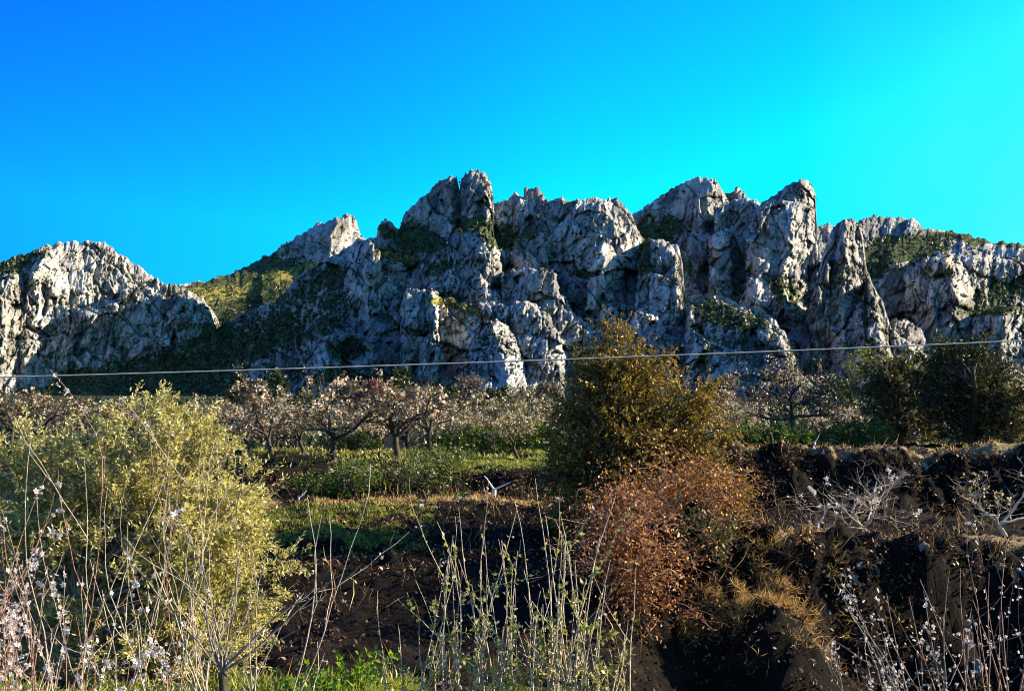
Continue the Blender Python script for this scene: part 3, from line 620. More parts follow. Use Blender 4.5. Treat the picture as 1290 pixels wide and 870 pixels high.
# ------------------------------------------------------------------ the orchard
ordn = ['first', 'second', 'third', 'fourth', 'fifth', 'sixth', 'seventh', 'eighth', 'ninth', 'tenth', 'eleventh', 'twelfth', 'thirteenth']
rng = np.random.RandomState(11)
protos = [almond('almond_tree', (0, 0, 0), np.random.RandomState(20 + i), h=2.5, r=0.10, petals_n=(900, 1500, 700, 1300, 1100)[i], psize=0.085, limbs=4 + i % 3, green=(0, 900, 300, 1600, 200)[i]) for i in range(5)]
rows = [  # distance, name of row, u positions
    (27.0, 'row below the left orchard', [345, 425, 500, 662], 1.0),
    (30.5, 'front row of the left orchard terrace', [318, 392, 530, 640], 1.03),
    (34.0, 'second row of the orchard', [285, 352, 455, 585, 668], 1.0),
    (38.5, 'third row of the orchard', [60, 170, 300, 410, 515, 615, 960, 1060, 1130], 1.05),
    (45.0, 'fourth row of the orchard', [20, 130, 240, 360, 470, 580, 680, 920, 1010, 1240], 1.15),
    (54.0, 'backmost row of the orchard', [70, 190, 310, 450, 600, 900, 1060, 1270], 1.2)]
n_ = 0
for (Yd, rn, us_, sc) in rows:
    for k, u in enumerate(us_):
        Yk = Yd + rng.normal() * 0.7; p = on_ground(u + rng.normal() * 8, Yk)
        s_ = 0.72 * sc * (0.75 + 0.5 * rng.rand())
        if n_ < 5:
            o = protos[n_]; o.location = p; o.scale = (s_, s_, s_ * .95); o.rotation_euler = (0, 0, rng.rand() * 6.28)
        else: o = copy_tree(protos[rng.randint(5)], p, rng.rand() * 6.28, s_)
        tag(o, 'blossoming almond tree, %s from the left in the %s' % (ordn[k], rn), 'almond tree', 'almond trees in blossom in the orchard')
        n_ += 1
def solo(u, Yd, label, seed, group=None, cat='almond tree', name='almond_tree', sink=0.0, **kw):
    o = almond(name, on_ground(u, Yd, -sink), np.random.RandomState(seed), **kw); tag(o, label, cat, group); return o
solo(1003, 25.5, 'almond tree with dark bare crooked limbs and sparse blossom behind the hedge', 31, 'almond trees in blossom in the orchard', h=2.3, petals_n=1500, psize=0.04)
solo(1272, 27, 'almond tree with thick pale blossom at the right edge behind the dark trees', 32, 'almond trees in blossom in the orchard', h=2.3, petals_n=4200, psize=0.045)
solo(540, 21.3, 'small leafy green almond tree on the middle terrace under the orchard', 33, h=1.15, w=1.15, petals_n=350, psize=0.04, green=1500, r=0.04)
solo(455, 21.8, 'low leafy almond bush on the middle terrace left of the small green tree', 34, h=0.9, w=0.9, petals_n=150, psize=0.04, green=1200, r=0.03)
solo(1100, 15.9, 'leafless white-budded almond tree on the lip of the lower right terrace', 35, h=0.75, w=1.3, petals_n=190, psize=0.035, pmat=PETAL, bark=BARK_PALE, r=0.03, limbs=6, spread=1.1)
solo(1268, 15.7, 'pale-barked almond tree with cream buds near the right edge of the lower terrace', 36, h=0.8, w=1.15, petals_n=320, psize=0.035, pmat=PETAL_FAR, bark=BARK_PALE, r=0.04, limbs=4, spread=0.9, green=60)

# ------------------------------------------------------------------ the big trees
o = leafy_tree('olive_tree', on_ground(185, 10.5), np.random.RandomState(41),
    [(0, 0, 1.35, 1.15, 1.0, 0.95, 3), (-0.55, -0.1, 1.75, 0.7, 0.7, 0.75, 2), (0.45, 0, 1.75, 0.72, 0.7, 0.75, 2), (0.75, -0.1, 1.1, 0.65, 0.6, 0.75, 1.6), (0.1, -.2, 2.2, .55, .5, .5, 1.2), (-0.95, -.2, 1.2, 0.65, 0.6, 0.85, 1.9), (0.3, -0.3, 0.5, 1.0, 0.7, 0.5, 1.5), (-1.2, -.1, 1.9, .45, .45, .5, .8)],
    1.1, 0.12, 430, 9, 24, 0.048, L_OLIVE, BARK_GREY, ratio=0.32, shell=0.55, twig_len=0.2, stems=3)
tag(o, 'dense rounded olive tree with sunlit yellow-green leaves at the left', 'olive tree')
o = leafy_tree('evergreen_tree', on_ground(795, 17.2, -0.1), np.random.RandomState(42),
    [(0.0, 0, 1.3, 1.15, 0.9, 0.95, 3.2), (-0.2, 0, 2.05, 0.85, 0.7, 0.7, 2.6), (-0.25, 0, 2.7, 0.5, 0.45, 0.45, 1.2), (-.1, 0, 3.05, .22, .22, .25, .35), (-.55, 0, 2.75, .25, .25, .3, .3), (0.7, 0, 1.85, 0.55, 0.5, 0.5, 1.2), (1.05, 0, 2.1, .25, .25, .25, .3), (0.45, 0, 2.45, .35, .35, .3, .5), (-0.95, 0.1, 1.5, 0.4, 0.5, 0.6, 1.2), (1.15, 0, 1.2, 0.4, 0.5, 0.4, .8), (-1.0, 0, 0.7, .4, .5, .5, .9), (1.3, -0.2, 0.65, 0.35, 0.4, 0.35, .5), (0.6, -.5, .3, .7, .6, .5, 1.2), (-.5, -.3, .2, .6, .5, .55, 1.1), (0.1, -.9, .1, .6, .4, .4, .5), (1.45, -.2, 1.6, .2, .2, .2, .2)],
    2.6, 0.13, 520, 7, 17, 0.058, L_TREE, BARK_DARK, ratio=0.42, shell=0.3, twig_len=0.30)
tag(o, 'tall broad evergreen tree with olive and brown leaves rising right of the middle', 'tree')
o = leafy_tree('evergreen_bush', on_ground(1140, 25.0), np.random.RandomState(43),
    [(0, 0, 1.2, 0.8, 0.7, 0.8, 3), (-0.4, 0, 1.65, 0.5, 0.5, 0.45, 1.3), (0.4, 0, 1.5, 0.5, 0.5, 0.5, 1.3), (0, 0, 0.5, 0.9, 0.6, 0.5, 1.2)],
    1.6, 0.1, 150, 7, 14, 0.085, L_RIGHTOLIVE, BARK_DARK, ratio=0.4, twig_len=0.3)
tag(o, 'olive-green bushy tree left of the dark feathery tree on the upper right terrace', 'tree')
o = leafy_tree('evergreen_bush', on_ground(1222, 23.6), np.random.RandomState(44),
    [(0, 0, 1.0, 0.9, 0.7, 0.85, 3), (-0.25, 0, 1.75, 0.45, 0.4, 0.45, 1.3), (0.4, 0, 1.6, 0.45, 0.4, 0.55, 1.3), (0.3, 0, 2.1, 0.2, 0.2, 0.3, .4), (-.5, 0, 1.5, .5, .5, .7, 1.2), (0.6, 0, .7, .6, .5, .6, 1.2)],
    1.9, 0.1, 210, 7, 15, 0.08, L_DARK, BARK_DARK, ratio=0.35, twig_len=0.34)
tag(o, 'dark feathery evergreen tree with spiky top near the right edge', 'tree')
o = leafy_tree('evergreen_bush', on_ground(1278, 23.0), np.random.RandomState(45),
    [(0, 0, 0.8, 0.5, 0.5, 0.6, 3), (0.1, 0, 1.2, 0.35, 0.4, 0.4, 1.3)], 1.0, 0.06, 70, 7, 14, 0.075, L_RIGHTOLIVE, BARK_DARK, ratio=0.4, twig_len=0.22)
tag(o, 'low yellow-green bush at the right edge below the dark tree', 'bush')

# far trees at the foot of the mountain
rng = np.random.RandomState(51)
L_PINE = leaf_material('pine_crown', [(0.0, (0.015, 0.03, 0.012)), (0.6, (0.05, 0.075, 0.03)), (1.0, (0.12, 0.13, 0.05))], 0.2)
L_BEIGE = leaf_material('bare_twig_haze', [(0.0, (0.10, 0.08, 0.06)), (1.0, (0.30, 0.24, 0.17))], 0.2)
L_RUST = leaf_material('rusty_crown', [(0.0, (0.16, 0.07, 0.05)), (1.0, (0.40, 0.22, 0.16))], 0.2)
far = [  # u, v of the top, distance, height, width, kind, label
    (300, 478, 150, 6.5, 1.6, 0, 'thin tall pine at the mountain foot, leftmost of the far trees'),
    (322, 488, 140, 5, 2.6, 1, 'grey leafless tree just right of the thin far pine'),
    (347, 484, 150, 6, 3.4, 0, 'dark round pine behind the left orchard'),
    (378, 496, 130, 4, 4, 0, 'low dark bush between the round pine and the beige tree'),
    (432, 492, 130, 5, 3.6, 1, 'beige leafless tree left of the rusty tree'),
    (467, 487, 125, 5, 3.8, 2, 'rusty red-brown tree beyond the orchard'),
    (498, 474, 140, 7.0, 3.6, 0, 'green pine right of the rusty tree'),
    (520, 494, 130, 4.5, 4.5, 1, 'pale grey thicket tree right of the green pine'),
    (553, 496, 135, 4.5, 5.5, 0, 'dark spreading pine below the pale cliff'),
    (590, 482, 150, 6, 5, 1, 'brown leafless tree in front of the pale cliff'),
    (622, 496, 140, 4.6, 3.6, 0, 'small dark pine at the foot of the pale cliff'),
    (652, 498, 135, 4.2, 5, 0, 'low dark pine left of the big central tree'),
    (686, 490, 130, 5, 4, 1, 'grey leafless tree touching the left side of the big central tree'),
    (905, 486, 110, 5, 5, 1, 'grey-green bush on the slope right of the big central tree'),
    (1085, 440, 260, 9, 8, 3, 'yellow-green bush on the slope under the rock spire'),
    (1050, 492, 120, 5, 6, 0, 'dark green bush between the right orchard and the spire')]
for i, (u, v, Yd, h, w, kind, lab) in enumerate(far):
    tp = at(u, v, Yd); zb = gz(tp.x, Yd); h2 = max(h, tp.z - zb)
    o = leafy_tree('pine_tree' if kind == 0 else 'far_tree', Vector((tp.x, Yd, zb)), rng,
        [(0, 0, h2 - h * .42, w * .42, w * .4, h * .38, 2), (w * .15, 0, h2 - h * .2, w * .25, w * .2, h * .18, 1), (-w * .2, 0, h2 - h * .5, w * .3, w * .3, h * .25, 1)],
        h2 * .9, 0.16, 46, 5, 8, 0.5, (L_PINE, L_BEIGE, L_RUST, L_GRASS)[kind], BARK_DARK, ratio=0.45, twig_len=h * .14)
    tag(o, lab, 'tree')

# ------------------------------------------------------------------ overhead cable
tb = Tubes(); A_, B_ = at(-520, 487, 14.0), at(1800, 404, 14.5)
t = np.linspace(0, 1, 60)[:, None]
pts = np.array(A_) * (1 - t) + np.array(B_) * t; pts[:, 2] -= 4 * 0.10 * (t * (1 - t))[:, 0]
tb.add(pts, 0.0095, 0.0095, 8)
Mc = Mat('cable_sheath'); cab = tb.build('overhead_cable', Mc.done(Mc.principled(Mc.ramp(Mc.noise(8, 3), [(0.4, (0.50, 0.44, 0.36)), (0.6, (0.66, 0.58, 0.48))]), 0.4, spec=0.5)))
tag(cab, 'pale overhead cable crossing the whole view in front of the mountain', 'cable')

# ------------------------------------------------------------------ foreground shoots and twigs
def shoots(name, base, rng, n, hmin, hmax, spread, lean=(0, 0, 0), r=0.006, bark=BARK_PALE, side=3, buds=0, bud_size=0.012, bud_mat=None, leaf_n=0, leaf_mat=None, leaf_size=0.03, leaf_top=1.0, wdt=0.15, trunk=True, jit=0.05, up=0.05, arch=False):
    zg = gz(base[0], base[1]); drop = max(0.0, base[2] - zg); root = empty(name, (base[0], base[1], zg)); tb = Tubes(); paths = []; sb = Tubes()
    if trunk:
        st = wander(rng, (0, 0, drop - 0.3), (0.1, 0, 1), 0.5, 5, 0.1); b0 = st[-1]
        sb.add(np.concatenate([[(0, 0, -0.1), (0.01, 0, drop * .5)], st[1:]]) if drop > .35 else st, 0.035, 0.022, 6)
    else: b0 = np.array([0, 0, drop - 0.05])
    for k in range(n):
        a = rng.rand() * 6.28; q = math.sqrt(rng.rand())
        d = np.array([math.cos(a) * spread * q + lean[0], math.sin(a) * spread * q * .6 + lean[1], 1.0 + lean[2]])
        L_ = hmin + (hmax - hmin) * rng.rand() ** 1.3
        b = b0 + np.array([rng.normal() * wdt, rng.normal() * wdt * .6, 0]) * (0 if trunk else 1)
        p = wander(rng, b, d, L_, 10, jit, up); paths.append(p)
        tb.add(p if trunk else np.concatenate([[(b[0] * .5, b[1] * .5, -.08), (b[0] * .8, b[1] * .8, drop * .6)], p]), r * (0.7 + 0.6 * rng.rand()), r * 0.3, 4)
        for _ in range(rng.randint(0, side + 1)):
            i = rng.randint(2, 9); dd = p[i] - p[i - 1]; dd /= np.linalg.norm(dd)
            pp = wander(rng, p[i], dd + rng.normal(size=3) * 0.5, L_ * (0.2 + 0.35 * rng.rand()), 6, jit * 1.6, up)
            tb.add(pp, r * 0.5, r * 0.25, 3); paths.append(pp)
            if rng.rand() < .5:
                j = rng.randint(1, 5); pq = wander(rng, pp[j], (pp[j + 1] - pp[j]) / np.linalg.norm(pp[j + 1] - pp[j]) + rng.normal(size=3) * 0.6, L_ * 0.14, 4, .1, up)
                tb.add(pq, r * .35, r * .2, 3); paths.append(pq)
    if trunk: sb.build('trunk', BARK_DARK, root)
    tb.build('shoots', bark, root)
    def along(m, lo=0.15, hi=1.0):
        out_ = np.zeros((m, 3)); dr = np.zeros((m, 3))
        for q in range(m):
            p = paths[rng.randint(len(paths))]; t_ = (lo + (hi - lo) * rng.rand()) * (len(p) - 1.01); i = int(t_)
            out_[q] = p[i] * (1 - (t_ - i)) + p[i + 1] * (t_ - i); dr[q] = p[i + 1] - p[i]
        return out_, dr
    if buds:
        P, _ = along(buds // 2, 0.25); P = np.concatenate([P, P + rng.normal(size=P.shape) * 0.014])
        petals(P + rng.normal(size=P.shape) * 0.004, bud_size * (0.7 + 0.6 * rng.rand(len(P))), rng, 'blossom', bud_mat or PETAL, root)
    if leaf_n:
        P, Dd = along(leaf_n, 0.03, leaf_top); lf = Leaves(); Dd /= np.linalg.norm(Dd, axis=1)[:, None]
        lf.add(P, Dd * .5 + rng.normal(size=P.shape) * 0.8, leaf_size * (0.6 + 0.8 * rng.rand(leaf_n))); lf.build('leaves', leaf_mat or L_YOUNG, root, rng, 0.45)
    return root
def fg(name, u, v, Yd, seed, label, cat, group=None, **kw):
    o = shoots(name, at(u, v, Yd), np.random.RandomState(seed), **kw); tag(o, label, cat, group); return o
fg('almond_tree', -5, 985, 4.4, 61, 'nearest almond tree at the left edge, white blossom on long reddish twigs', 'almond tree', n=32, hmin=0.7, hmax=1.45, spread=0.5, lean=(0.03, 0, 0), r=0.0048, bark=BARK_RED, side=5, buds=1300, bud_size=0.022, trunk=False, wdt=0.28, jit=0.08)
fg('almond_tree', 205, 905, 5.6, 62, 'pruned almond tree throwing up tall bare pale shoots before the olive', 'almond tree', n=34, hmin=0.4, hmax=1.6, spread=0.6, r=0.0052, bark=BARK_PALE, side=4, buds=60, bud_size=0.02, trunk=False, wdt=0.36, jit=0.10, up=0.10, lean=(0.02, 0, 0))
fg('almond_tree', 300, 900, 5.2, 63, 'thin arching bare branches low between the olive and the green weeds', 'almond tree', n=9, hmin=0.5, hmax=1.1, spread=0.9, r=0.006, bark=BARK_GREY, side=3, buds=14, bud_size=0.02, trunk=True, jit=0.10, up=0.02, lean=(0.2, 0, -.2))
for (u, n, h0, h1, sd, lab, ln) in (
    (553, 7, .35, .86, 64, 'upright pale shoots, leftmost clump at the bottom middle', 120),
    (610, 12, .35, .92, 65, 'clump of pale budding shoots second from the left at the bottom middle', 200),
    (655, 9, .4, 1.0, 66, 'leafier clump of pale shoots left of the tallest stems at the bottom', 260),
    (698, 9, .5, 1.12, 67, 'tallest straight pale shoots at the bottom before the central tree', 300),
    (748, 12, .25, .62, 68, 'short tangled green-leaved shoots right of the tallest stems', 260)):
    fg('sapling_clump', u, 900, 5.0, sd, lab, 'saplings', 'budding shoots at the bottom middle', n=int(n * 1.8), hmin=h0, hmax=h1, spread=0.2, r=0.0046, bark=BARK_PALE, side=2, buds=40, bud_size=0.012, leaf_n=ln * 2, leaf_size=0.028, leaf_top=0.75, trunk=False, wdt=0.10, jit=0.06)
fg('almond_tree', 1150, 930, 5.6, 69, 'budding bare shrub with white tips spreading at the bottom right', 'almond tree', n=16, hmin=0.4, hmax=1.0, spread=0.6, r=0.0045, bark=BARK_GREY, side=4, buds=330, bud_size=0.018, trunk=False, wdt=0.2, jit=0.07)
fg('almond_tree', 1265, 950, 5.2, 70, 'taller reddish bare shoots in the bottom right corner', 'almond tree', n=20, hmin=0.6, hmax=1.25, spread=0.5, r=0.0045, bark=BARK_RED, side=3, buds=190, bud_size=0.015, trunk=False, wdt=0.22, jit=0.06)

# leafy weeds
def weeds(u, v, Yd, seed, label, n=26, h=0.16, mat=None, size=0.05):
    rng = np.random.RandomState(seed); q0 = at(u, v, Yd); root = empty('leafy_weed', (q0.x, q0.y, gz(q0.x, q0.y))); tb = Tubes(); lf = Leaves()
    for _ in range(n):
        p = wander(rng, (rng.normal() * h * .5, rng.normal() * h * .4, -0.05), (rng.normal() * .4, rng.normal() * .4, 1), h * (0.6 + .8 * rng.rand()) + .05, 5, 0.12)
        tb.add(p, 0.003, 0.001, 3)
        for q in p[1:]:
            m = 4; lf.add(np.repeat(q[None], m, 0), rng.normal(size=(m, 3)) + [0, 0, .3], size * (0.5 + .7 * rng.rand(m)))
    tb.build('stems', L_GREEN, root); lf.build('leaves', mat or L_LIME, root, rng, 0.55); tag(root, label, 'weed', 'green weeds at the bottom left'); return root
weeds(375, 872, 6.6, 81, 'brightest leafy green weed, left of the weed patch', 20, 0.14)
weeds(415, 868, 6.8, 82, 'short broad green weed in the middle of the weed patch', 12, 0.10)
weeds(443, 862, 7.0, 83, 'taller narrow green weed with upright stems', 18, 0.20)
weeds(500, 872, 6.6, 84, 'yellowish green weed beside the leftmost pale shoots', 16, 0.13, L_YOUNG)
weeds(345, 885, 5.9, 85, 'low green weed at the bottom edge nearest the olive', 12, 0.12)

# hedge and green shrubs of the terraces
def shrub(name, u, Yd, seed, w, h, mat, label, cat, n=60, leaf=0.06, dz=0.0):
    rng = np.random.RandomState(seed)
    o = leafy_tree(name, on_ground(u, Yd, dz), rng, [(0, 0, h * .5, w * .5, w * .3, h * .45, 2), (-w * .25, 0, h * .45, w * .3, w * .2, h * .4, 1), (w * .25, 0, h * .5, w * .3, w * .2, h * .45, 1)], h * .7, 0.03, n, 6, 9, leaf, mat, BARK_DARK, ratio=0.5, twig_len=0.14)
    tag(o, label, cat); return o
shrub('hedge', 965, 22.9, 91, 2.0, 0.42, L_GREEN, 'low green hedge along the upper right terrace edge', 'hedge', 150, 0.055)
shrub('shrub', 1075, 23.2, 92, 1.5, 0.6, L_GREEN, 'sunlit green shrub right of the hedge under the almond limbs', 'shrub', 80)
shrub('shrub', 420, 22.8, 93, 1.6, 0.5, L_GREEN, 'green leafy shrub against the left bank under the orchard', 'shrub', 70)
shrub('shrub', 490, 23.2, 94, 1.0, 0.5, L_RIGHTOLIVE, 'brownish green shrub right of the leafy one under the orchard', 'shrub', 50)
shrub('shrub', 640, 29, 95, 2.6, 0.7, L_GREEN, 'wide green bush under the right end of the left orchard', 'shrub', 90, 0.08)
shrub('shrub', 590, 31, 96, 2.0, 0.7, L_GREEN, 'green bush at the foot of the dark forked almond', 'shrub', 70, 0.08)
shrub('shrub', 440, 31, 97, 1.6, 0.6, L_GREEN, 'rounded green bush among the left orchard trunks', 'shrub', 60, 0.08)
# spiky rosette
rng = np.random.RandomState(98); root = empty('spiky_plant', on_ground(569, 21.6)); lf = Leaves()
a = rng.rand(46) * 6.28; e = rng.rand(46)
lf.add(np.zeros((46, 3)) + [0, 0, .03], np.stack([np.cos(a), np.sin(a), 0.2 + 1.3 * e], 1), 0.42 * (0.7 + .4 * rng.rand(46))); lf.build('leaves', L_GREEN, root, rng, 0.12)
tag(root, 'spiky green rosette plant on the middle terrace', 'plant')
# pruned pale stumps
def stump(u, Yd, seed, label, h, bark, forks=2, dz=0):
    rng = np.random.RandomState(seed); root = empty('pruned_tree', on_ground(u, Yd, dz)); tb = Tubes()
    tr = wander(rng, (0, 0, -.15), (0.05, 0, 1), h * .5 + .15, 4, 0.06); tb.add(tr, h * .085, h * .07, 7)
    br = Tubes()
    for k in range(forks):
        br.add(wander(rng, tr[-1] - [0, 0, .02], ((-1) ** k * 1.0, rng.normal() * .3, 0.8), h * .75, 5, 0.12), h * .05, h * .02, 5)
    tb.build('trunk', bark, root); br.build('branch', bark, root); tag(root, label, 'pruned tree'); return root
stump(621, 19.9, 99, 'pale pruned sapling with two forked stubs on the terrace lip', 0.42, BARK_WHITE)
stump(378, 20.3, 100, 'short whitewashed trunk beside the olive on the middle terrace', 0.26, BARK_WHITE, 1)
stump(1022, 15.6, 101, 'small crooked bare sapling left of the white-budded almond', 0.42, BARK_PALE, 1)
stump(1027, 22.2, 102, 'short pale post-like trunk on the upper right terrace edge', 0.28, BARK_WHITE, 1)

# dead bramble heap below the central tree
def heap(name, u, Yd, seed, w, h, label, mat, cat, n=500, leaf=0.06, dz=0.0, stemsn=60, dep=0.6):
    rng = np.random.RandomState(seed); base = on_ground(u, Yd, dz); root = empty(name, base); tb = Tubes(); lf = Leaves()
    for _ in range(stemsn):
        x0 = rng.uniform(-w, w) * .5; p = wander(rng, (x0, rng.uniform(-dep, dep) * .5, rng.rand() * h * .9), (rng.normal() * .8, -0.3 - rng.rand() * .4, .4), 0.35 + .6 * rng.rand(), 7, 0.22, -0.14); tb.add(p, 0.006, 0.002, 3)
        lf.add(p[rng.randint(0, 8, 10)] + rng.normal(size=(10, 3)) * .04, rng.normal(size=(10, 3)) + [0, 0, -.5], leaf * (0.5 + .8 * rng.rand(10)))
    q = rng.normal(size=(n, 3)); q /= np.linalg.norm(q, axis=1)[:, None]; q *= ((0.45 + .6 * rng.rand(n)) * (1 + 1.1 * perlin(q[:, 0] * 3.1 + seed, q[:, 2] * 3.1 + q[:, 1], seed)))[:, None]
    P = q * [w * .5, dep, h * .5] + [0, 0, h * .5]; P += .12 * rng.normal(size=P.shape)
    lf.add(P, rng.normal(size=P.shape) + [0, 0, -.6], leaf * (0.5 + .8 * rng.rand(n)))
    tb.build('stems', BARK_RED, root); lf.build('leaves', mat, root, rng, 0.5); tag(root, label, cat); return root
heap('dead_bramble', 795, 15.9, 111, 1.15, 1.0, 'heap of rusty dead bramble leaves under the central tree', L_DEAD, 'bramble', 6000, 0.055, -0.2, 260)
heap('dead_bramble', 795, 13.6, 112, 1.25, 1.45, 'lower spill of orange-brown dead leaves toward the bottom edge', L_DEAD, 'bramble', 4500, 0.05, -0.25, 180)
heap('dead_bramble', 880, 15.0, 113, 1.2, .9, 'brown bramble tangle between the central tree and the dry grass', L_DEAD, 'bramble', 3000, 0.05, -0.1, 120)
shrub('shrub', 880, 14.2, 114, 0.7, 0.6, L_RIGHTOLIVE, 'small grey-green shrub at the right foot of the central tree', 'shrub', 40, 0.045, 0.1)

# stuff: grasses and litter on the ground
def scatter(name, label, cat, mat, n, fn, seed, size, ratio, blades=1, upz=1.0, horiz=0.6, lift=0.0, sag=(0, 0, 0)):
    rng = np.random.RandomState(seed); x, y = fn(rng, n); z = ground_rel(x, y) + EYE + lift
    P = np.repeat(np.stack([x, y, z], 1), blades, 0); P[:, :2] += rng.normal(size=(len(P), 2)) * .02
    D_ = rng.normal(size=P.shape) * horiz + [0, 0, upz] + np.array(sag)
    lf = Leaves(); lf.add(P, D_, size * (0.5 + rng.rand(len(P)))); o = lf.build(name, mat, None, rng, ratio)
    tag(o, label, cat, kind='stuff'); return o
def region(x0, x1, y0, y1, cond=None):
    def f(rng, n):
        x = rng.uniform(x0, x1, n); y = rng.uniform(y0, y1, n)
        if cond is not None:
            k = cond(x, y) > rng.rand(n); x, y = x[k], y[k]
        return x, y
    return f
nz_ = lambda x, y, s=130, f=0.7: sm(-0.2, 0.35, fbm(x / f, y / f, 2, s))
scatter('grass', 'green grass on the sloping bank left of the middle', 'grass', L_GRASS, 14000, region(-6, -1.3, 15.8, 19.2, lambda x, y: nz_(x, y) * sm(15.6, 17.5, y + .5 * x * 0)), 201, 0.07, 0.12, 3)
scatter('upper_grass', 'sunlit grass strip along the orchard edge', 'grass', L_GRASS, 12000, region(-12, 2.5, 24.5, 31, lambda x, y: nz_(x, y, 131) * (0.15 + 0.85 * sm(-3.6, -2.2, x))), 202, 0.11, 0.12, 3)
scatter('near_grass', 'grass along the bottom left edge of the frame', 'grass', L_GRASS, 9000, region(-4, -0.6, 5.5, 8.6, lambda x, y: nz_(x, y, 132, .4)), 203, 0.08, 0.10, 3)
scatter('lip_grass', 'dry grass fringe on the lips of the right terraces', 'grass', L_STRAW, 9000, region(2.6, 11, 14.9, 22.6, lambda x, y: np.maximum(np.exp(-((y - 15.15) / .22) ** 2), np.exp(-((y - 21.9) / .3) ** 2)) * nz_(x, y, 133)), 204, 0.09, 0.10, 4, sag=(0, -.4, 0))
scatter('middle_lip_grass', 'dry grass and stones fringe on the middle terrace lip', 'grass', L_STRAW, 6000, region(-6, 1.0, 18.9, 20.2, lambda x, y: nz_(x, y, 134)), 205, 0.07, 0.12, 3)
scatter('dry_grass', 'golden dry grass hanging over the broken terrace end', 'grass', L_STRAW, 11000, region(2.0, 4.2, 13.0, 15.0, lambda x, y: np.exp(-(((x - 3.0) / .75) ** 2 + ((y - 14.0) / .55) ** 2)) * nz_(x, y, 135, .5)), 206, 0.13, 0.035, 7, upz=0.35, horiz=.5, sag=(0.1, -.5, -.1))
scatter('leaf_litter', 'brown fallen leaves strewn over the dark banks', 'leaf litter', L_LITTER, 90000, region(-6, 7, 8.5, 23.5, lambda x, y: nz_(x, y, 136, 1.0) * .9 + .1), 207, 0.05, 0.5, 1, upz=.3, horiz=1.0)

# scrub dotted over the cliffs and slopes of the mountain
rng = np.random.RandomState(301)
P = np.concatenate(SCRUB); P = P[rng.permutation(len(P))[:17000]]
m = 9; sz = (0.8 + 2.0 * rng.rand(len(P)) ** 2); Q = np.repeat(P, m, 0); S_ = np.repeat(sz, m)
lf = Leaves(); lf.add(Q + rng.normal(size=Q.shape) * S_[:, None] * [.6, .6, .35] + [0, -0.8, .3], rng.normal(size=Q.shape), S_ * 1.3)
L_SCRUB = leaf_material('mountain_scrub_leaf', [(0.0, (0.014, 0.024, 0.011)), (0.6, (0.05, 0.07, 0.028)), (1.0, (0.14, 0.15, 0.06))], 0.15)
tag(lf.build('mountain_scrub', L_SCRUB, None, rng, 0.8), 'dark green scrub dotted over the ledges of the mountain', 'scrub', kind='stuff')

def bank_bias(rng, n):
    x = rng.uniform(-6.5, 9.5, n); r_ = rng.rand(n)
    yl = np.where(r_ < .5, rng.uniform(15, 19.6, n), rng.uniform(22.6, 24, n)); yr = np.where(r_ < .55, rng.uniform(13.2, 15.1, n), rng.uniform(20.5, 21.9, n))
    y = np.where(x < 2.2, yl, yr); k = (fbm(x / .5, y / .3, 3, 140) > -0.15 + .3 * rng.rand(n)); return x[k], y[k]
scatter('bank_litter', 'dry stalks and dead leaves caught on the steep terrace banks', 'leaf litter', L_LITTER, 120000, bank_bias, 208, 0.065, 0.4, 1, upz=-.3, horiz=1.0, sag=(0, -.4, 0))
scatter('bank_weeds', 'low green weeds clinging to the steep banks', 'weeds', L_RIGHTOLIVE, 16000, lambda r_, n: (lambda a, b: (a[fbm(a / 1.2, b / 1.2, 2, 150) > .28], b[fbm(a / 1.2, b / 1.2, 2, 150) > .28]))(*bank_bias(r_, n)), 209, 0.06, 0.45, 2, upz=.6, horiz=.8, sag=(0, -.3, 0))
# stones
STONE = (lambda M: M.done(M.principled(M.ramp(M.noise(6, 5, .7), [(.35, (.13, .12, .11)), (.6, (.34, .31, .28)), (.75, (.5, .47, .42))]), .9, bump=M.noise(14, 5, .75), bstr=.8, bdist=.03)))(Mat('stone'))
import bmesh
def stone_mesh(seed):
    rng = np.random.RandomState(seed); bm = bmesh.new(); bmesh.ops.create_icosphere(bm, subdivisions=3, radius=0.5)
    pl = [(lambda q: q / np.linalg.norm(q))(rng.normal(size=3)) for _ in range(9)]; dd = 0.13 + .2 * rng.rand(9)
    for v in bm.verts:
        p = np.array(v.co)
        for q, d in zip(pl, dd):
            e = p @ q - d
            if e > 0: p = p - q * e * .93
        v.co = p * [1.3, .9, .8]
    me = bpy.data.meshes.new('rock'); bm.to_mesh(me); bm.free(); me.materials.append(STONE); return me
rng = np.random.RandomState(210); SM = [stone_mesh(400 + i) for i in range(5)]
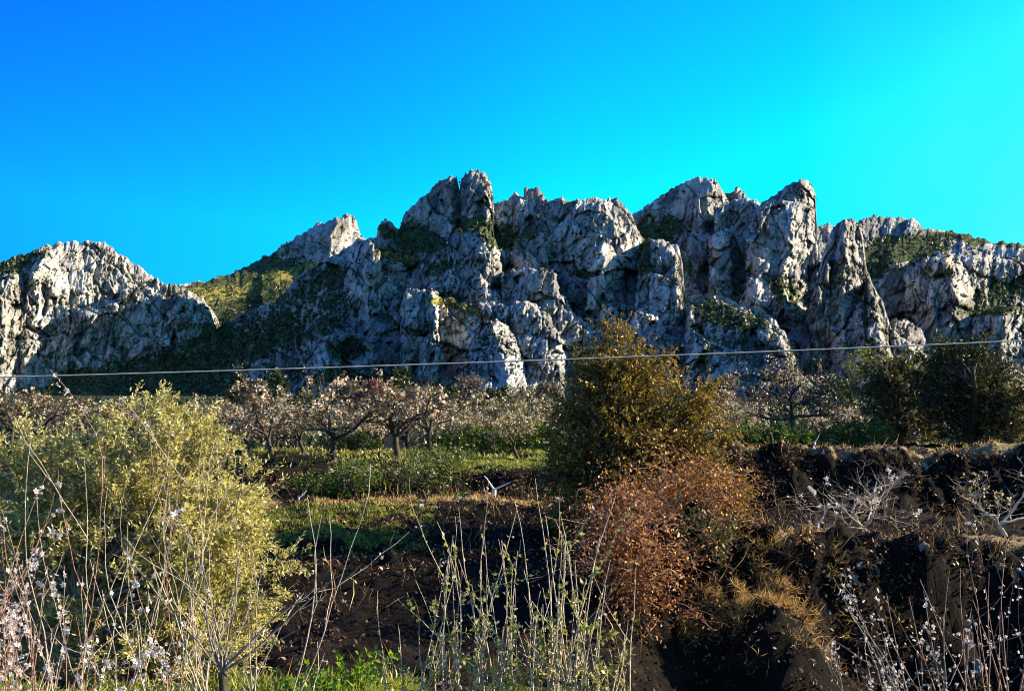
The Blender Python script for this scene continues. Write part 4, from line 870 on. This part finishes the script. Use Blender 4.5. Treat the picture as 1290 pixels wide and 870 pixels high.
for k in range(64):
    if k < 34: x, y = rng.uniform(2.8, 7.5), rng.uniform(13.6, 15.2)
    elif k < 50: x, y = rng.uniform(2.8, 9), rng.uniform(20.8, 22)
    else: x, y = rng.uniform(-5, .8), rng.uniform(18.6, 19.9)
    o = bpy.data.objects.new('rock', SM[rng.randint(5)]); COL.objects.link(o); s_ = 0.08 + .26 * rng.rand() ** 2
    o.location = (x, y, gz(x, y) - s_ * .1); o.scale = (s_, s_, s_); o.rotation_euler = tuple(rng.rand(3) * 6.28)
    where = 'the lower right terrace bank' if k < 34 else 'the upper right terrace bank' if k < 50 else 'the lip of the middle terrace'
    tag(o, 'small grey stone lodged in the earth of ' + where, 'rock', 'stones in ' + where)

def far_pts(r_, n):
    y = 62 * np.exp(r_.rand(n) * 1.9); x = r_.uniform(-.62, .62, n) * y; k = fbm(x / 22, y / 22, 3, 160) > -.15; return x[k], y[k]
rng = np.random.RandomState(302); x, y = far_pts(rng, 9000); m = 8
P = np.repeat(np.stack([x, y, ground_rel(x, y) + EYE + .3], 1), m, 0); S_ = np.repeat((.35 + .5 * rng.rand(len(x))) * (y / 120) ** .35, m)
lf = Leaves(); lf.add(P + rng.normal(size=P.shape) * S_[:, None] * [1, 1, .5], rng.normal(size=P.shape), S_)
tag(lf.build('hill_scrub', leaf_material('hill_scrub_leaf', [(0.0, (0.01, 0.016, 0.007)), (0.6, (0.035, 0.045, 0.016)), (0.9, (0.12, 0.11, 0.05)), (1.0, (0.25, 0.2, 0.12))], 0.15), None, rng, 0.7), 'low scrub covering the hill between orchard and mountain', 'scrub', kind='stuff')

scatter('orchard_weeds', 'rough yellow-green weeds under the orchard trees', 'weeds', L_YOUNG, 15000, region(-13, 11, 25.5, 38, lambda x, y: sm(0.0, .3, fbm(x / 1.6, y / 1.6, 3, 170))), 211, 0.13, 0.25, 2, upz=.8, horiz=.6)
scatter('bank_twigs', 'thin dead stalks standing on the dark banks', 'dry stalks', L_STRAW, 2600, region(-6, 8, 9, 23, lambda x, y: sm(0.0, .3, fbm(x / .9, y / .9, 3, 171))), 212, 0.30, 0.022, 1, upz=1.0, horiz=.45)
